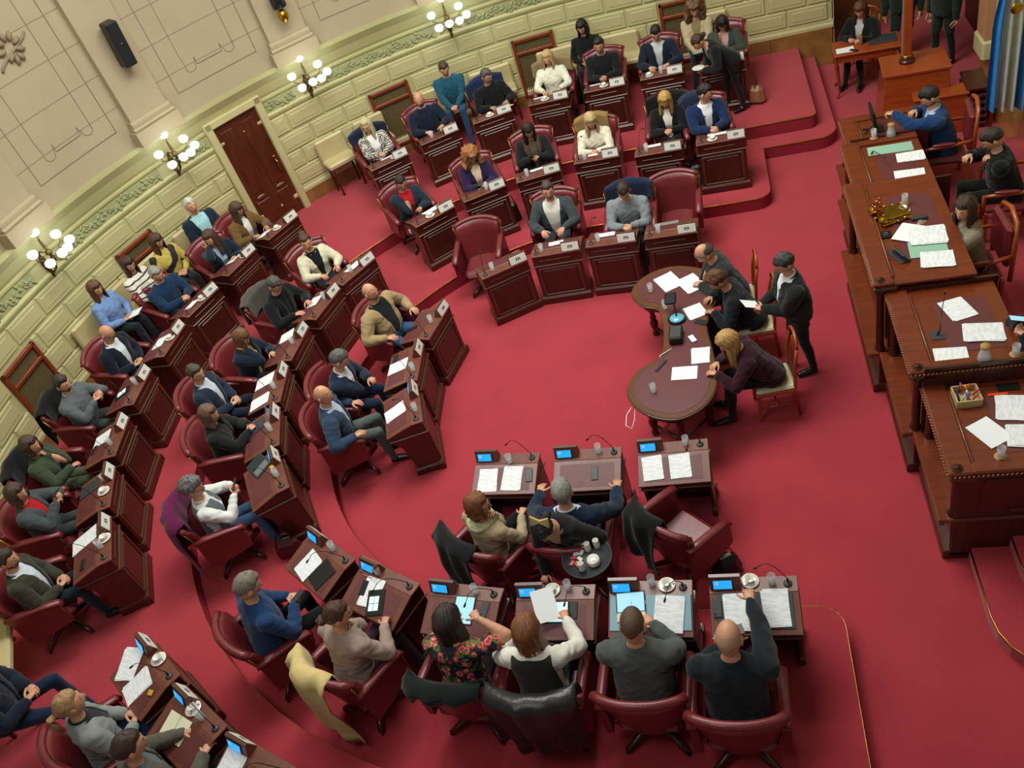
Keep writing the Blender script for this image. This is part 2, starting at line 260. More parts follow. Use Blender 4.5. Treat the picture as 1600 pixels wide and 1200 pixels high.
PEOPLE=[
('A2', 'desk', 'A2', -2.575, 2.971, 0, -3.121, 6, 10, 2, 'desk', 'm', 1, 'short', '4a3c34', 'jacket', '3a4347', 'e4e2d8', '2a3338', 'stubble', 'man in open charcoal suit and white shirt', 'resting both hands on his desk', 1.04),
('A3', 'desk', 'A3', -1.458, 2.728, 0, 3.098, 14, 0, 38, 'together', 'm', 1, 'short', '3a2c22', 'sweater', '7e868a', 'e8e8e8', '30343c', '', 'man in pale grey jumper', 'writing with head bowed', 1.04),
('B1', 'desk', 'B1', -4.812, 0.95, 0, -1.912, -4, 4, 0, 'arms', 'm', 1, 'bald', '8a7058', 'jacket', 'a08a64', '14181c', '2c5078', 'stubble', 'bald man in beige blazer', 'leaning back with hands on the armrests', 1.07),
('B2', 'desk', 'B2', -5.135, -0.364, 0, -1.492, 16, 10, 30, 'chinR', 'm', 1, 'short', '5c5c58', 'jacket', '18253a', 'd8dce4', '18253a', '', 'grey haired man in navy suit', 'bent forward with his hand at his face', 1.07),
('B3', 'desk', 'B3', -4.988, -1.024, 0, -1.223, 4, -26, 6, 'arms', 'm', 1, 'bald', 'b09078', 'jacket', '2c4058', 'b8c4dc', '505a58', '', 'bald man in steel blue jacket', 'sitting with one hand on his knee', 1.07),
('C1', 'desk', 'C1', -2.724, -2.91, 0, -0.599, 4, -50, 0, 'chinL', 'f', 1, 'bob', '7a4a28', 'scarf', 'a89878', 'c8c8a0', '141418', 'glasses', 'woman in cream scarf and glasses', 'turned sideways with her hand raised', 1.067),
('C2', 'desk', 'C2', -1.854, -2.951, 0, -0.031, 10, 10, 14, 'wide', 'm', 1, 'short', '8c8c84', 'jacket', '15253a', 'c8d4ec', '15253a', '', 'grey haired man in navy suit beside the tray', 'gripping both ends of his desk', 1.1),
('T1', 'desk', 'T1', -5.07, 3.766, 0.2, -2.486, 10, -8, 20, 'chinR', 'f', 0, 'tied', '2a221e', 'jacket', '1e2c38', 'b01824', '1e2c38', '', 'woman in red top and navy blazer', 'resting her cheek on her hand', 1.009),
('T2', 'desk', 'T2', -3.949, 4.198, 0.2, -2.718, 8, 6, 28, 'together', 'f', 0, 'curly', 'a06a3c', 'jacket', '2a1a40', 'd8c0a0', '20202a', '', 'woman with ginger curls and purple blazer', 'looking down at her phone', 1.009),
('T3', 'desk', 'T3', -3.045, 4.692, 0.2, -2.94, 8, 4, 30, 'phone', 'f', 0, 'long', '241a16', 'fur', '1c1c1e', '5a4a3c', '18181c', '', 'woman in black with brown fur collar', 'reading her phone', 1.009),
('T4', 'desk', 'T4', -2.014, 4.658, 0.2, 3.135, 12, 10, 24, 'together', 'f', 1, 'long', 'c8a878', 'sweater', 'ded8c0', '', '30343c', '', 'woman with straight blonde hair and cream jumper', 'looking down at her hands', 1.009),
('T5', 'desk', 'T5', -0.866, 4.867, 0.2, 3.118, 12, -4, 28, 'together', 'f', 1, 'long', 'c89850', 'jacket', '121416', 'e4e0d4', '14161a', '', 'woman with golden hair and black cardigan', 'crossing her wrists over her desk', 1.009),
('T6', 'desk', 'T6', -0.311, 4.676, 0.2, -2.912, 8, 60, 16, 'together', 'm', 1, 'short', '201a18', 'jacket', '182c50', 'e8e8f0', '182840', '', 'dark haired man in royal blue jacket', 'turning to his neighbour', 1.04),
('U1', 'desk', 'U1', -6.259, 2.387, 0.2, -2.31, 4, -20, 4, 'desk', 'f', 1, 'bun', '4a3a2c', 'jacket', 'cfccb0', '14161a', '1a1c20', '', 'woman in cream denim jacket with hair up', 'sitting beside a printed sheet', 1.009),
('U2', 'desk', 'U2', -6.548, 1.366, 0.2, -1.835, 14, 0, 40, 'desk', 'm', 1, 'short', '50504c', 'coat', '121618', '101214', '121416', '', 'grey haired man in black coat', 'reading with his head bowed', 1.04),
('U3', 'desk', 'U3', -6.658, 0.234, 0.2, -1.621, 14, -4, 34, 'foreheadR', 'f', 1, 'long', '6a4c30', 'jacket', '141e30', 'c8b878', '20242c', '', 'woman in navy with her hand on her brow', 'reading a sheet at her desk', 1.009),
('U4', 'desk', 'U4', -6.894, -0.487, 0.2, -1.4, 4, -24, 10, 'lap', 'm', 1, 'short', '4a4238', 'jacket', '1e2a3c', 'c8d0dc', '182030', '', 'balding man in dark navy suit', 'sitting with clasped hands', 1.04),
('U5', 'desk', 'U5', -6.423, -1.282, 0.2, -1.243, 8, -16, 12, 'together', 'f', 1, 'straight', '6a5240', 'jacket', '1a1c1c', '202020', '1c2024', '', 'woman in black jacket with shoulder length hair', 'touching her knees', 1.009),
('U6', 'desk', 'U6', -6.029, -2.45, 0.2, -1.029, 2, -14, 8, 'phoneup', 'f', 1, 'curlyshort', '6c6c6a', 'vest', '5c6468', 'd8dcd8', '3c5878', 'glasses', 'woman with grey curls and grey waistcoat', 'holding up a phone', 1.009),
('V1', 'desk', 'V1', -4.785, -3.943, 0.2, -0.729, 10, -4, 26, 'phone', 'm', 1, 'short', '7a7468', 'sweater', '1c3a62', '', '14181c', '', 'man in royal blue jumper', 'holding a dark phone', 1.13),
('V2', 'desk', 'V2', -3.777, -4.287, 0.2, -0.466, 12, -34, 16, 'chinL', 'f', 1, 'bunlow', '4a3022', 'sweater', '9a887c', '', '3a2430', '', 'woman in taupe jumper', 'leaning her chin on her hand', 1.096),
('V3', 'desk', 'V3', -2.685, -4.422, 0.2, -0.161, 12, -6, 30, 'hairR', 'f', 1, 'long', '2a201a', 'floral', '1a2030', '', '16181a', '', 'woman in tulip print blouse', 'pulling her long hair aside', 1.096),
('V4', 'desk', 'V4', -1.965, -4.514, 0.2, -0.02, 10, 0, 30, 'reachR', 'f', 1, 'long', '7a4c28', 'vest', '2c2c26', 'dcdcd0', '141618', '', 'woman with auburn hair and dark waistcoat', 'holding up a page', 1.096),
('V5', 'desk', 'V5', -1.118, -4.539, 0.2, -0.028, 12, 0, 34, 'together', 'm', 1, 'buzz', '5a4434', 'sweater', '4c5250', '', '2a302e', '', 'man with cropped hair and grey jumper', 'reading his papers', 1.13),
('V6', 'desk', 'V6', -0.413, -4.691, 0.2, -0.014, 14, -4, 30, 'reachcup', 'm', 1, 'bald', 'b08c70', 'sweater', '1c2228', '', '1c2228', '', 'bald man in black jumper', 'reaching for a teacup', 1.13),
('W1', 'desk', 'W1', -7.85, 3.429, 0.42, -1.989, 10, 12, 26, 'desk', 'f', 0, 'long', '4a3828', 'jacket', '6a5028', 'd8d8d0', '2a2420', '', 'woman in brown coat with long hair', 'leaning over her desk', 1.009),
('W2', 'desk', 'W2', -8.046, 2.752, 0.42, -2.166, 16, -60, 10, 'foreheadR', 'f', 1, 'long', '4a3424', 'jacket', '142430', 'a8c4e0', '142430', '', 'woman in navy suit with very long brown hair', 'talking to her neighbour', 1.009),
('W3', 'desk', 'W3', -8.557, 1.803, 0.42, -1.917, 10, -8, 22, 'together', 'm', 1, 'short', '98968c', 'sweater', '16304e', 'e0e0e0', '182430', '', 'grey haired man in blue zip jumper', 'holding his glasses', 1.04),
('W4', 'desk', 'W4', -8.711, 0.416, 0.42, -1.614, 10, 4, 34, 'lap', 'm', 1, 'bald', 'b08868', 'jacket', '141c28', 'd4dce0', '141c28', 'glasses', 'bald man in black suit', 'bowing his head beside the wall', 1.04),
('W5', 'desk', 'W5', -8.756, -0.612, 0.42, -1.472, 4, -10, 12, 'phoneup', 'm', 1, 'short', '38302a', 'sweater', '5a6264', 'c0d0e8', '3c4442', 'beard', 'bearded man in grey jumper', 'holding his glasses in both hands', 1.04),
('W6', 'desk', 'W6', -8.588, -1.7, 0.42, -1.355, 4, -10, 8, 'chinL', 'f', 1, 'bob', '4a382c', 'jacket', '3c4834', '3c4834', '485840', '', 'woman in olive green', 'resting her chin on her hand', 1.009),
('W7', 'desk', 'W7', -8.268, -2.491, 0.42, -1.171, 4, -14, 10, 'phoneup', 'f', 1, 'bob', '4a382c', 'coat', '444c4e', 'b01820', '3c4246', '', 'woman in grey coat with red cuffs', 'holding a phone', 1.009),
('W8', 'desk', 'W8', -7.71, -3.467, 0.42, -1.061, 4, -8, 8, 'lap', 'm', 1, 'short', '3a2e26', 'jacket', '38382c', 'c8d4dc', '16242c', 'beard', 'man in dark olive blazer', 'with hands on his knees', 1.04),
('X1', 'desk', 'X1', -5.875, -5.124, 0.42, -0.637, 6, 0, 0, 'lap', 'f', 1, 'ponytail', 'a8845c', 'jacket', '848a86', '20242c', '1c3450', '', 'woman with blonde ponytail and grey blazer', 'looking up from her desk', 1.086),
('X2', 'desk', 'X2', -5.101, -5.557, 0.42, -0.564, 12, -10, 14, 'desk', 'm', 1, 'short', '3c2e22', 'jacket', '565448', '5a6068', '38383a', '', 'man in olive grey blazer', 'turning a page of his notebook', 1.12),
('Y1', 'desk', 'Y1', -5.995, 5.53, 0.42, -2.58, 2, -34, 0, 'together', 'f', 1, 'long', 'd0b888', 'plaid', 'c8c8bc', 'e4e4e0', '1c1e22', 'glasses', 'blonde woman in checked jacket', 'looking to her left', 1.009),
('Y2', 'desk', 'Y2', -5.143, 6.125, 0.42, -2.606, 4, -20, 4, 'desk', 'm', 1, 'bald', 'c09070', 'sweater', '141e30', 'a8bcd8', '1a1e28', 'beard', 'bald man in navy zip jumper', 'turning with one hand on his desk', 1.04),
('Y3', 'desk', 'Y3', -4.008, 6.583, 0.42, -2.641, 10, 26, 18, 'desk', 'm', 0, 'short', '54504c', 'sweater', '141618', '', '16181c', '', 'grey haired man in black rollneck', 'speaking beside a raised microphone', 1.04),
('Y4', 'desk', 'Y4', -2.856, 6.758, 0.42, -3.117, 2, -10, 8, 'desk', 'f', 1, 'long', 'c0a070', 'sweater', 'dcdcc8', '', 'd0ccb8', '', 'blonde woman in white knit', 'sitting upright at her desk', 1.009),
('Y5', 'desk', 'Y5', -1.942, 6.807, 0.42, -3.132, 8, -4, 8, 'together', 'm', 0, 'short', '241e1a', 'sweater', '14181c', 'e0e0e0', '14181c', '', 'dark haired man in black jumper', 'with folded hands', 1.04),
('Y6', 'desk', 'Y6', -0.976, 6.829, 0.42, 3.108, 8, 2, 30, 'desk', 'm', 1, 'short', '221c18', 'jacket', '16202e', 'b8bcc0', '16202e', '', 'man in navy cardigan and striped shirt', 'writing at his desk', 1.04),
('Y7', 'desk', 'Y7', 0.102, 6.818, 0.42, 3.109, 14, 0, 46, 'foreheadR', 'f', 1, 'bob', '141416', 'jacket', '3a443a', 'c8a098', '24282a', '', 'person in grey green jacket and pink shirt', 'bowing a dark haired head', 1.009),
('wb1', 'bench', '', -8.473, 3.374, 0.42, -2.199, 2, 0, -6, 'lap', 'm', 1, 'short', 'c8c4b8', 'jacket', '182838', '98c8cc', '1c2430', '', 'white haired man in navy jacket and aqua shirt', 'sitting on the bench beside the door', 1.04),
('wb2', 'bench', '', -8.763, 2.515, 0.42, -2.059, 4, 10, 22, 'lap', 'f', 1, 'long', '4a3020', 'stripesy', 'b0a050', '', '1a1c20', '', 'woman in yellow and black striped cardigan', 'sitting by the wall grille', 1.009),
('wb3', 'bench', '', -8.984, 1.944, 0.42, -1.745, 4, -20, 18, 'chinL', 'f', 1, 'long', '3a241c', 'stripesw', 'd8d4c4', '', '1c1c20', '', 'woman in white jumper with thin stripes', 'sitting on the wall bench', 1.009),
('wb4', 'bench', '', -9.279, 1.386, 0.42, -1.676, 4, -10, 14, 'lap', 'f', 1, 'long', '5a3c28', 'shirt', '7090c0', '', '18222c', '', 'woman in light blue shirt', 'with a leaflet on her lap', 1.009),
('wy1', 'bench', '', -4.758, 6.908, 0.42, -2.967, 10, 10, 22, 'together', 'm', 1, 'short', '40342a', 'sweater', '1c5064', 'd8dce0', '28486c', '', 'man in teal jumper and jeans', 'sitting on the wall bench', 1.04),
('wy2', 'bench', '', -2.243, 7.388, 0.42, 3.054, 4, -10, 20, 'lap', 'f', 0, 'long', '141214', 'coat', '121416', '121416', '121416', '', 'woman with long black hair and black coat', 'sitting on the wall bench', 1.009),
('wy3', 'bench', '', -0.313, 7.063, 0.42, 3.107, 6, 0, 20, 'together', 'f', 1, 'curly', '6a4c34', 'jacket', 'b0a07c', '807050', '20242a', '', 'curly haired woman in beige coat', 'sitting by the wall', 1.009),
('tb1', 'wood', '', -0.135, 0.858, 0, 1.676, 24, 8, 40, 'chinR', 'm', 1, 'balding', '4c4844', 'jacket', '2c302e', '3c3c3c', '22262a', '', 'balding man in dark grey coat', 'reading at the stenographers table', 1.06),
('tb2', 'wood', '', 0.028, 0.334, 0, 1.606, 28, 6, 44, 'desk', 'f', 0, 'shorty', '5a3820', 'jacket', '14181e', '14181e', '1a1c20', '', 'woman with short brown hair and black jacket', 'reading at the stenographers table', 1.028),
('tb3', 'wood', '', 0.142, -0.684, 0, 1.676, 34, 16, 34, 'writel', 'f', 1, 'long', 'b89458', 'sweater', '30101c', '', '1a1416', '', 'woman with blonde hair and burgundy jumper', 'writing at the stenographers table', 1.028),
('st1', 'stand', '', 0.508, -0.115, 0, 1.745, 7, 12, 30, 'standpaper', 'm', 1, 'short', '3c3c3a', 'jacket', '1a1e1c', 'd8dce0', '161a1a', '', 'standing man in black suit', 'reading a small sheet in the aisle', 1.0),
('st2', 'stand', '', -1.857, -2.902, 0.0, 2.932, 38, 0, 44, 'tray', 'f', 1, 'tied', '141212', 'jacket', '18181a', 'c8a088', '18181a', '', 'waitress in black with cream bow', 'bending to serve from a round tray', 0.97),
('st3', 'stand', '', 0.149, 5.853, 0.42, 1.92, 46, 10, 44, 'serve', 'f', 1, 'tied', '3a221a', 'coat', '14181a', '8a8478', '14181a', '', 'person in black bending down', 'serving a plate between the back desks', 0.97),
('ro1', 'office', '', 2.594, 2.703, 0.45, 1.466, 14, 10, 34, 'reachL', 'm', 1, 'short', '201a18', 'jacket', '1c3a66', 'a8c0e0', '162a4c', 'beard', 'man in bright blue suit', 'reaching for a monitor on the rostrum', 1.05),
('ro2', 'office', '', 3.005, 1.468, 0.45, 1.396, 16, 10, 36, 'chinL', 'm', 1, 'short', '2e241e', 'jacket', '101412', '101412', '121814', '', 'young man in black', 'slumped with his hand over his mouth', 1.05),
('ro3', 'office', '', 2.347, 0.266, 0.45, 1.606, 8, 38, 8, 'paperR', 'f', 1, 'long', '3a261c', 'sweater', '847a68', '', '101418', '', 'woman in taupe jumper on the rostrum', 'touching a stack of papers', 1.018),
('ro4', 'office', '', 2.654, -1.478, 0.45, 1.571, 12, 0, 20, 'phone', 'f', 1, 'long', '3a261c', 'jacket', '14161a', '14161a', '14161a', '', 'person in black at the picture edge', 'holding a phone', 1.018),
('cr1', 'chairw', '', 2.336, 7.087, 0, 2.618, 10, 0, 30, 'write', 'f', 1, 'long', '5a3420', 'jacket', '141618', 'b0b0b0', '141618', '', 'woman with brown hair and black suit', 'writing at the small side table', 1.009),
('cr2', 'stand', '', 2.983, 7.366, 0, 2.967, 2, 0, 10, 'side', 'm', 1, 'short', '201a18', 'coat', '1c2a20', '1c2a20', '141a18', '', 'tall figure in dark green coat', 'standing behind the side table', 1.04),
('cr3', 'stand', '', 3.52, 6.91, 0, 2.094, 2, 0, 10, 'side', 'm', 1, 'short', '201a18', 'coat', '1a2a1e', '1a2a1e', '141a18', '', 'second figure in dark green', 'standing behind the flagpole', 1.04),
('lf1', 'bench', '', -7.092, -4.852, 0.42, -1.047, 4, 0, 10, 'lap', 'm', 1, 'short', '201a18', 'jacket', '14202e', '14202e', '14243c', '', 'figure in navy trousers at the left edge', 'sitting with a leg stretched out', 1.04)]
ITEMS=[('A1', 'G', -0.146, 0.146), ('A1', 'N', 0.296, 0.42), ('A2', 'P', -0.022, 0.33, 8.0, 0.21, 0.15), ('A2', 'G', -0.202, 0.29), ('A3', 'P', -0.091, 0.311, 6.0, 0.21, 0.15), ('A3', 'G', -0.18, 0.186), ('A4', 'F', -0.077, 0.42, 4.0, 0.33, 0.13), ('A4', 'G', -0.162, 0.111), ('B1', 'G', -0.002, 0.129), ('B1', 'H', -0.066, 0.41, 20.0), ('B2', 'P', 0.041, 0.323, 0.0, 0.21, 0.28), ('B2', 'H', 0.235, 0.398, 90.0), ('B2', 'G', -0.143, 0.067), ('B3', 'P', 0.026, 0.324, 8.0, 0.21, 0.28), ('B3', 'G', -0.126, 0.057), ('B3', 'E', -0.079, 0.42, 0.0), ('C1', 'P', 0.178, 0.33, 2.0, 0.2, 0.26), ('C1', 'P', -0.092, 0.303, -3.0, 0.2, 0.27), ('C1', 'G', -0.038, 0.119), ('C1', 'H', -0.273, 0.279, 4.0), ('C2', 'H', -0.082, 0.3, 2.0), ('C2', 'G', -0.116, 0.047), ('C3', 'P', 0.205, 0.295, 3.0, 0.2, 0.26), ('C3', 'P', -0.062, 0.292, 3.0, 0.2, 0.26), ('C3', 'G', -0.136, 0.048), ('T1', 'P', 0.105, 0.33, 10.0, 0.34, 0.22), ('T1', 'S', -0.042, 0.342), ('T2', 'P', 0.128, 0.33, 12.0, 0.38, 0.16), ('T2', 'G', 0.068, 0.278), ('T3', 'P', -0.016, 0.33, 8.0, 0.2, 0.14), ('T3', 'G', -0.165, 0.261), ('T4', 'P', -0.069, 0.166, 0.0, 0.14, 0.1), ('T4', 'G', -0.183, 0.096), ('T5', 'P', -0.087, 0.33, 6.0, 0.22, 0.15), ('T5', 'G', -0.176, 0.238), ('T6', 'P', -0.031, 0.33, 0.0, 0.3, 0.16), ('T6', 'S', -0.114, 0.2), ('U1', 'P', 0.08, 0.166, 4.0, 0.3, 0.2), ('U1', 'G', -0.047, 0.213), ('U2', 'P', 0.093, 0.33, 10.0, 0.24, 0.17), ('U2', 'G', 0.098, 0.139), ('U3', 'P', 0.226, 0.33, 14.0, 0.22, 0.22), ('U3', 'G', 0.015, 0.141), ('U3', 'H', 0.031, 0.42, 60.0), ('U4', 'P', 0.197, 0.33, 4.0, 0.21, 0.28), ('U4', 'P', -0.2, 0.32, 4.0, 0.21, 0.28), ('U4', 'G', -0.05, 0.129), ('U5', 'D', 0.18, 0.33, 10.0, 0.22, 0.26), ('U5', 'H', 0.049, 0.42, 80.0), ('U5', 'G', -0.033, 0.106), ('U5', 'B', 0.2, 0.157), ('U6', 'L', 0.271, 0.259, 20.0, 0.33, 0.24), ('U6', 'Y', 0.073, 0.11), ('U6', 'G', -0.079, 0.084), ('V1', 'P', 0.084, 0.319, -14.0, 0.21, 0.27), ('V1', 'D', -0.142, 0.305, -14.0, 0.21, 0.27), ('V1', 'G', -0.039, 0.049), ('V2', 'P', 0.076, 0.268, 6.0, 0.21, 0.28), ('V2', 'H', 0.178, 0.26, 10.0), ('V2', 'T', -0.031, 0.33, 26.0, 0.19, 0.25), ('V2', 'G', 0.115, 0.085), ('V2', 'N', 0.204, 0.153), ('V3', 'T', -0.029, 0.243, 2.0, 0.2, 0.26), ('V3', 'H', -0.225, 0.218, -8.0), ('V3', 'G', -0.099, 0.067), ('V4', 'T', -0.006, 0.248, 0.0, 0.25, 0.19), ('V4', 'H', -0.171, 0.235, 0.0), ('V4', 'S', 0.032, 0.049), ('V4', 'G', -0.117, 0.034), ('V5', 'K', -0.001, 0.284, 0.0, 0.68, 0.3), ('V5', 'P', -0.161, 0.296, -4.0, 0.23, 0.3), ('V5', 'O', 0.155, 0.277, 0.0, 0.24, 0.18), ('V5', 'T', 0.161, 0.161, 4.0, 0.25, 0.18), ('V5', 'S', -0.14, 0.046), ('V5', 'G', -0.015, 0.03), ('V6', 'K', -0.001, 0.29, 0.0, 0.6, 0.3), ('V6', 'P', 0.13, 0.297, 2.0, 0.22, 0.3), ('V6', 'P', -0.161, 0.279, 4.0, 0.2, 0.3), ('V6', 'H', 0.296, 0.268, 0.0), ('V6', 'S', 0.021, 0.039), ('V6', 'G', -0.15, 0.059), ('W1', 'P', -0.188, 0.317, 8.0, 0.26, 0.18), ('W1', 'S', -0.056, 0.114), ('W2', 'P', 0.105, 0.33, 8.0, 0.24, 0.18), ('W2', 'S', 0.144, 0.261), ('W3', 'P', -0.077, 0.119, 6.0, 0.22, 0.16), ('W3', 'S', 0.064, 0.086), ('W4', 'P', 0.021, 0.286, 4.0, 0.24, 0.2), ('W4', 'S', 0.049, 0.142), ('W5', 'G', 0.073, 0.117), ('W5', 'T', -0.003, 0.33, 20.0, 0.18, 0.25), ('W6', 'P', 0.113, 0.33, 4.0, 0.21, 0.24), ('W6', 'G', -0.104, 0.129), ('W6', 'H', -0.046, 0.408, 80.0), ('W7', 'D', 0.176, 0.33, 0.0, 0.2, 0.28), ('W7', 'S', -0.052, 0.104), ('W7', 'G', 0.124, 0.085), ('W8', 'P', 0.208, 0.33, 4.0, 0.22, 0.34), ('W8', 'S', 0.014, 0.06), ('W8', 'G', -0.089, 0.104), ('W8', 'H', -0.162, 0.342, 80.0), ('X1', 'P', 0.245, 0.263, 30.0, 0.24, 0.3), ('X1', 'P', -0.042, 0.33, -12.0, 0.21, 0.3), ('X1', 'S', -0.024, 0.049), ('X1', 'Y', -0.239, 0.271), ('X2', 'O', 0.095, 0.28, 8.0, 0.3, 0.21), ('X2', 'S', 0.062, 0.081), ('X2', 'G', -0.082, 0.085), ('X3', 'P', 0.211, 0.185, 0.0, 0.21, 0.28), ('Y1', 'P', 0.021, 0.33, 4.0, 0.2, 0.14), ('Y1', 'S', 0.128, 0.356), ('Y2', 'G', -0.116, 0.258), ('Y2', 'H', 0.058, 0.102, 90.0), ('Y3', 'S', -0.03, 0.42), ('Y3', 'P', 0.3, 0.33, 20.0, 0.2, 0.15), ('Y4', 'P', -0.197, 0.33, 0.0, 0.18, 0.13), ('Y4', 'S', -0.06, 0.42), ('Y5', 'P', -0.181, 0.33, 4.0, 0.16, 0.13), ('Y5', 'S', -0.012, 0.42), ('Y6', 'S', -0.207, 0.42), ('Y6', 'G', -0.008, 0.42), ('Y7', 'P', 0.147, 0.33, 6.0, 0.24, 0.15), ('Y7', 'G', 0.028, 0.338)]

# ---------------- the chamber ----------------
CX = -2.05; RW = 7.8; Z1 = .2; Z2 = .42
def W(q, r=RW):
    """point on the wall line, q metres along it (0 where the straight part meets the curve)"""
    if q >= 0: return Vector((CX + q, r, 0))
    t = -q / RW
    if t > PI: return Vector((CX + (t - PI) * RW, -r, 0))
    return Vector((CX - r * math.sin(t), r * math.cos(t), 0))
def Wang(q):
    return 0 if q >= 0 else min(PI, -q / RW)
def WT(q, r=RW, z=0):   # local x along the wall (towards +q), local y into the room, z up
    p = W(q, r); a = Wang(q)
    return Matrix.Translation((p.x, p.y, z)) @ Rz(a) @ Rz(PI)
def strip(mb, q0, q1, prof, m, step=.34, smooth=False):
    """sweep a closed (r, z) profile along the wall line"""
    n = max(1, int(abs(q1 - q0) / step + .5)); k = len(prof); vs = []; fs = []
    for i in range(n + 1):
        q = q0 + (q1 - q0) * i / n
        for r, z in prof: p = W(q, r); vs.append((p.x, p.y, z))
    for i in range(n):
        for j in range(k): l = (j + 1) % k; fs.append((i*k+j, i*k+l, (i+1)*k+l, (i+1)*k+j))
    fs.append(tuple(range(k))); fs.append(tuple(n*k + j for j in range(k))[::-1])
    mb.add(vs, fs, m, None, smooth)
fl = MB(); fl.box((-2, 0, -.1), (22, 24, .2), CARPET); fl.obj('floor', kind='structure')

def arcpts(cx, cy, r, a0, a1, n):
    return [(cx + r * math.cos(rad(a0 + (a1 - a0) * i / n)), cy + r * math.sin(rad(a0 + (a1 - a0) * i / n))) for i in range(n + 1)]
def tier(name, R, z0, z1, xe, xb, yb, rc=.22):
    inner = arcpts(xe - rc, R + rc, rc, 0, -90, 5) if xb else arcpts(xe - .1, R + .1, .1, 0, -90, 3)
    top = []
    if xb: top = [(xb, RW + .02)] + arcpts(xb - .3, yb + .3, .3, 0, -90, 6) + [(xe, yb)]
    else: top = [(xe, RW + .02)]
    line = top + inner + arcpts(CX, 0, R, 90, 270, 48)
    bot = [(x, -y if abs(y) < 4.8 or not xb else -y - .35) for x, y in (top + inner)][::-1]
    line = line + bot
    outer = [(line[-1][0], -RW - .02)] + [(CX - (RW+.02) * math.sin(rad(180 - 180 * i / 48)), (RW+.02) * math.cos(rad(180 - 180 * i / 48))) for i in range(49)]
    outl = line + outer
    cl = []
    for p in outl:
        if not cl or (Vector(p) - Vector(cl[-1])).length > 1e-3: cl.append(p)
    bm = bmesh.new(); vt = [bm.verts.new((x, y, z1)) for x, y in cl]; f = bm.faces.new(vt); f.normal_update()
    if f.normal.z < 0: f.normal_flip()
    ex = bmesh.ops.extrude_face_region(bm, geom=[f])
    for v in ex['geom']:
        if isinstance(v, bmesh.types.BMVert): v.co.z = z0
    bmesh.ops.recalc_face_normals(bm, faces=bm.faces); bmesh.ops.triangulate(bm, faces=bm.faces)
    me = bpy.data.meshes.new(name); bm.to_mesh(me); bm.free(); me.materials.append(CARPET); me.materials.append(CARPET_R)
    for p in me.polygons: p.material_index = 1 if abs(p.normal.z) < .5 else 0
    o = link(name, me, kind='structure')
    nb = MB()
    pts = [(x, y, z1) for x, y in line]
    cl = []
    for p in pts:
        if not cl or (Vector(p) - Vector(cl[-1])).length > .02: cl.append(p)
    nb.tube([(x, y, z - .013) for x, y, z in cl], (.005, .016), BRASS, 6)
    nz = nb.obj('nosing', o); nz['label'] = 'brass nosing strip'
    return o
tier('floor', 3.42, 0, Z1, .5, 1.62, 4.85)
tier('floor', 5.2, Z1, Z2, 1.35, None, None)

# curved main wall
wl = MB(); strip(wl, -17.5, 4.0, [(RW, 0), (RW, 2.5), (RW + .3, 2.5), (RW + .3, 0)], GREEN)
wl.box((CX + 4.0, RW + .75, 1.3), (.03, 1.5, 2.6), GREEN)
wall = wl.obj('wall_left', kind='structure')
mm = MB()
strip(mm, -17.5, 4.0, [(RW, 2.11), (RW - .02, 2.13), (RW - .035, 2.17), (RW - .035, 2.19), (RW - .01, 2.21), (RW, 2.22)], GREEN)
strip(mm, -17.5, 4.0, [(RW, 2.42), (RW - .015, 2.43), (RW - .03, 2.46), (RW - .03, 2.49), (RW, 2.5)], GREEN)
strip(mm, -17.5, 4.0, [(RW, .66), (RW - .035, .67), (RW - .035, .72), (RW - .015, .76), (RW - .015, .79), (RW, .8)], GREENB)
mm.obj('moulding', wall)
cv = MB(); strip(cv, -17.5, 4.0, [(RW, 2.5), (RW - .03, 2.55), (RW - .08, 2.7), (RW - .16, 2.83), (RW - .16, 2.9), (RW + .3, 2.9), (RW + .3, 2.5)], GREEN)
cv.obj('trim_1', kind='structure')
# marble plinth slabs
bb = empty('baseboard_left', (0, 0, 0)); bb['kind'] = 'structure'
DOORQ = -6.80
for i in range(20):
    q0 = -17.3 + i * 1.065; q1 = q0 + 1.06
    segs = [(q0, q1)]
    if q0 < DOORQ + .5 and q1 > DOORQ - .5:
        segs = [(a, b) for a, b in ((q0, min(q1, DOORQ - .5)), (max(q0, DOORQ + .5), q1)) if b - a > .05]
    for a, b in segs:
        s = MB(); strip(s, a, min(b, 3.98), [(RW, 0), (RW - .03, 0), (RW - .03, .665), (RW, .665)], MARB)
        s.obj('marble_slab', bb)
# rusticated blocks
LAMPS = [-2.58 - 2.765 * k for k in range(-1, 5)]
GRQ = [1.5, -1.2, -4.02, -9.46, -12.25]
rows = [(.815, 1.105), (1.125, 1.425), (1.445, 1.745), (1.79, 2.10)]
bmesh_cache = {}
def block(w, h):
    k = (round(w, 3), round(h, 3))
    if k in bmesh_cache: return bmesh_cache[k]
    a, b = w / 2, h / 2; i = .016; j = .06; d1, d2 = .026, .032
    vs = []
    for (x, z, y) in ((a, b, 0), (a - i, b - i, d1), (a - j, b - j, d1), (a - j - .012, b - j - .012, d2)):
        vs += [(-x, y, -z), (x, y, -z), (x, y, z), (-x, y, z)]
    fs = []
    for l in range(3):
        for n in range(4): m = (n + 1) % 4; fs.append((l*4+n, l*4+m, l*4+4+m, l*4+4+n))
    fs.append((12, 13, 14, 15))
    mb = MB(); mb.add(vs, fs, GREENB); bmesh_cache[k] = mb.mesh('block'); return bmesh_cache[k]
nblock = 0
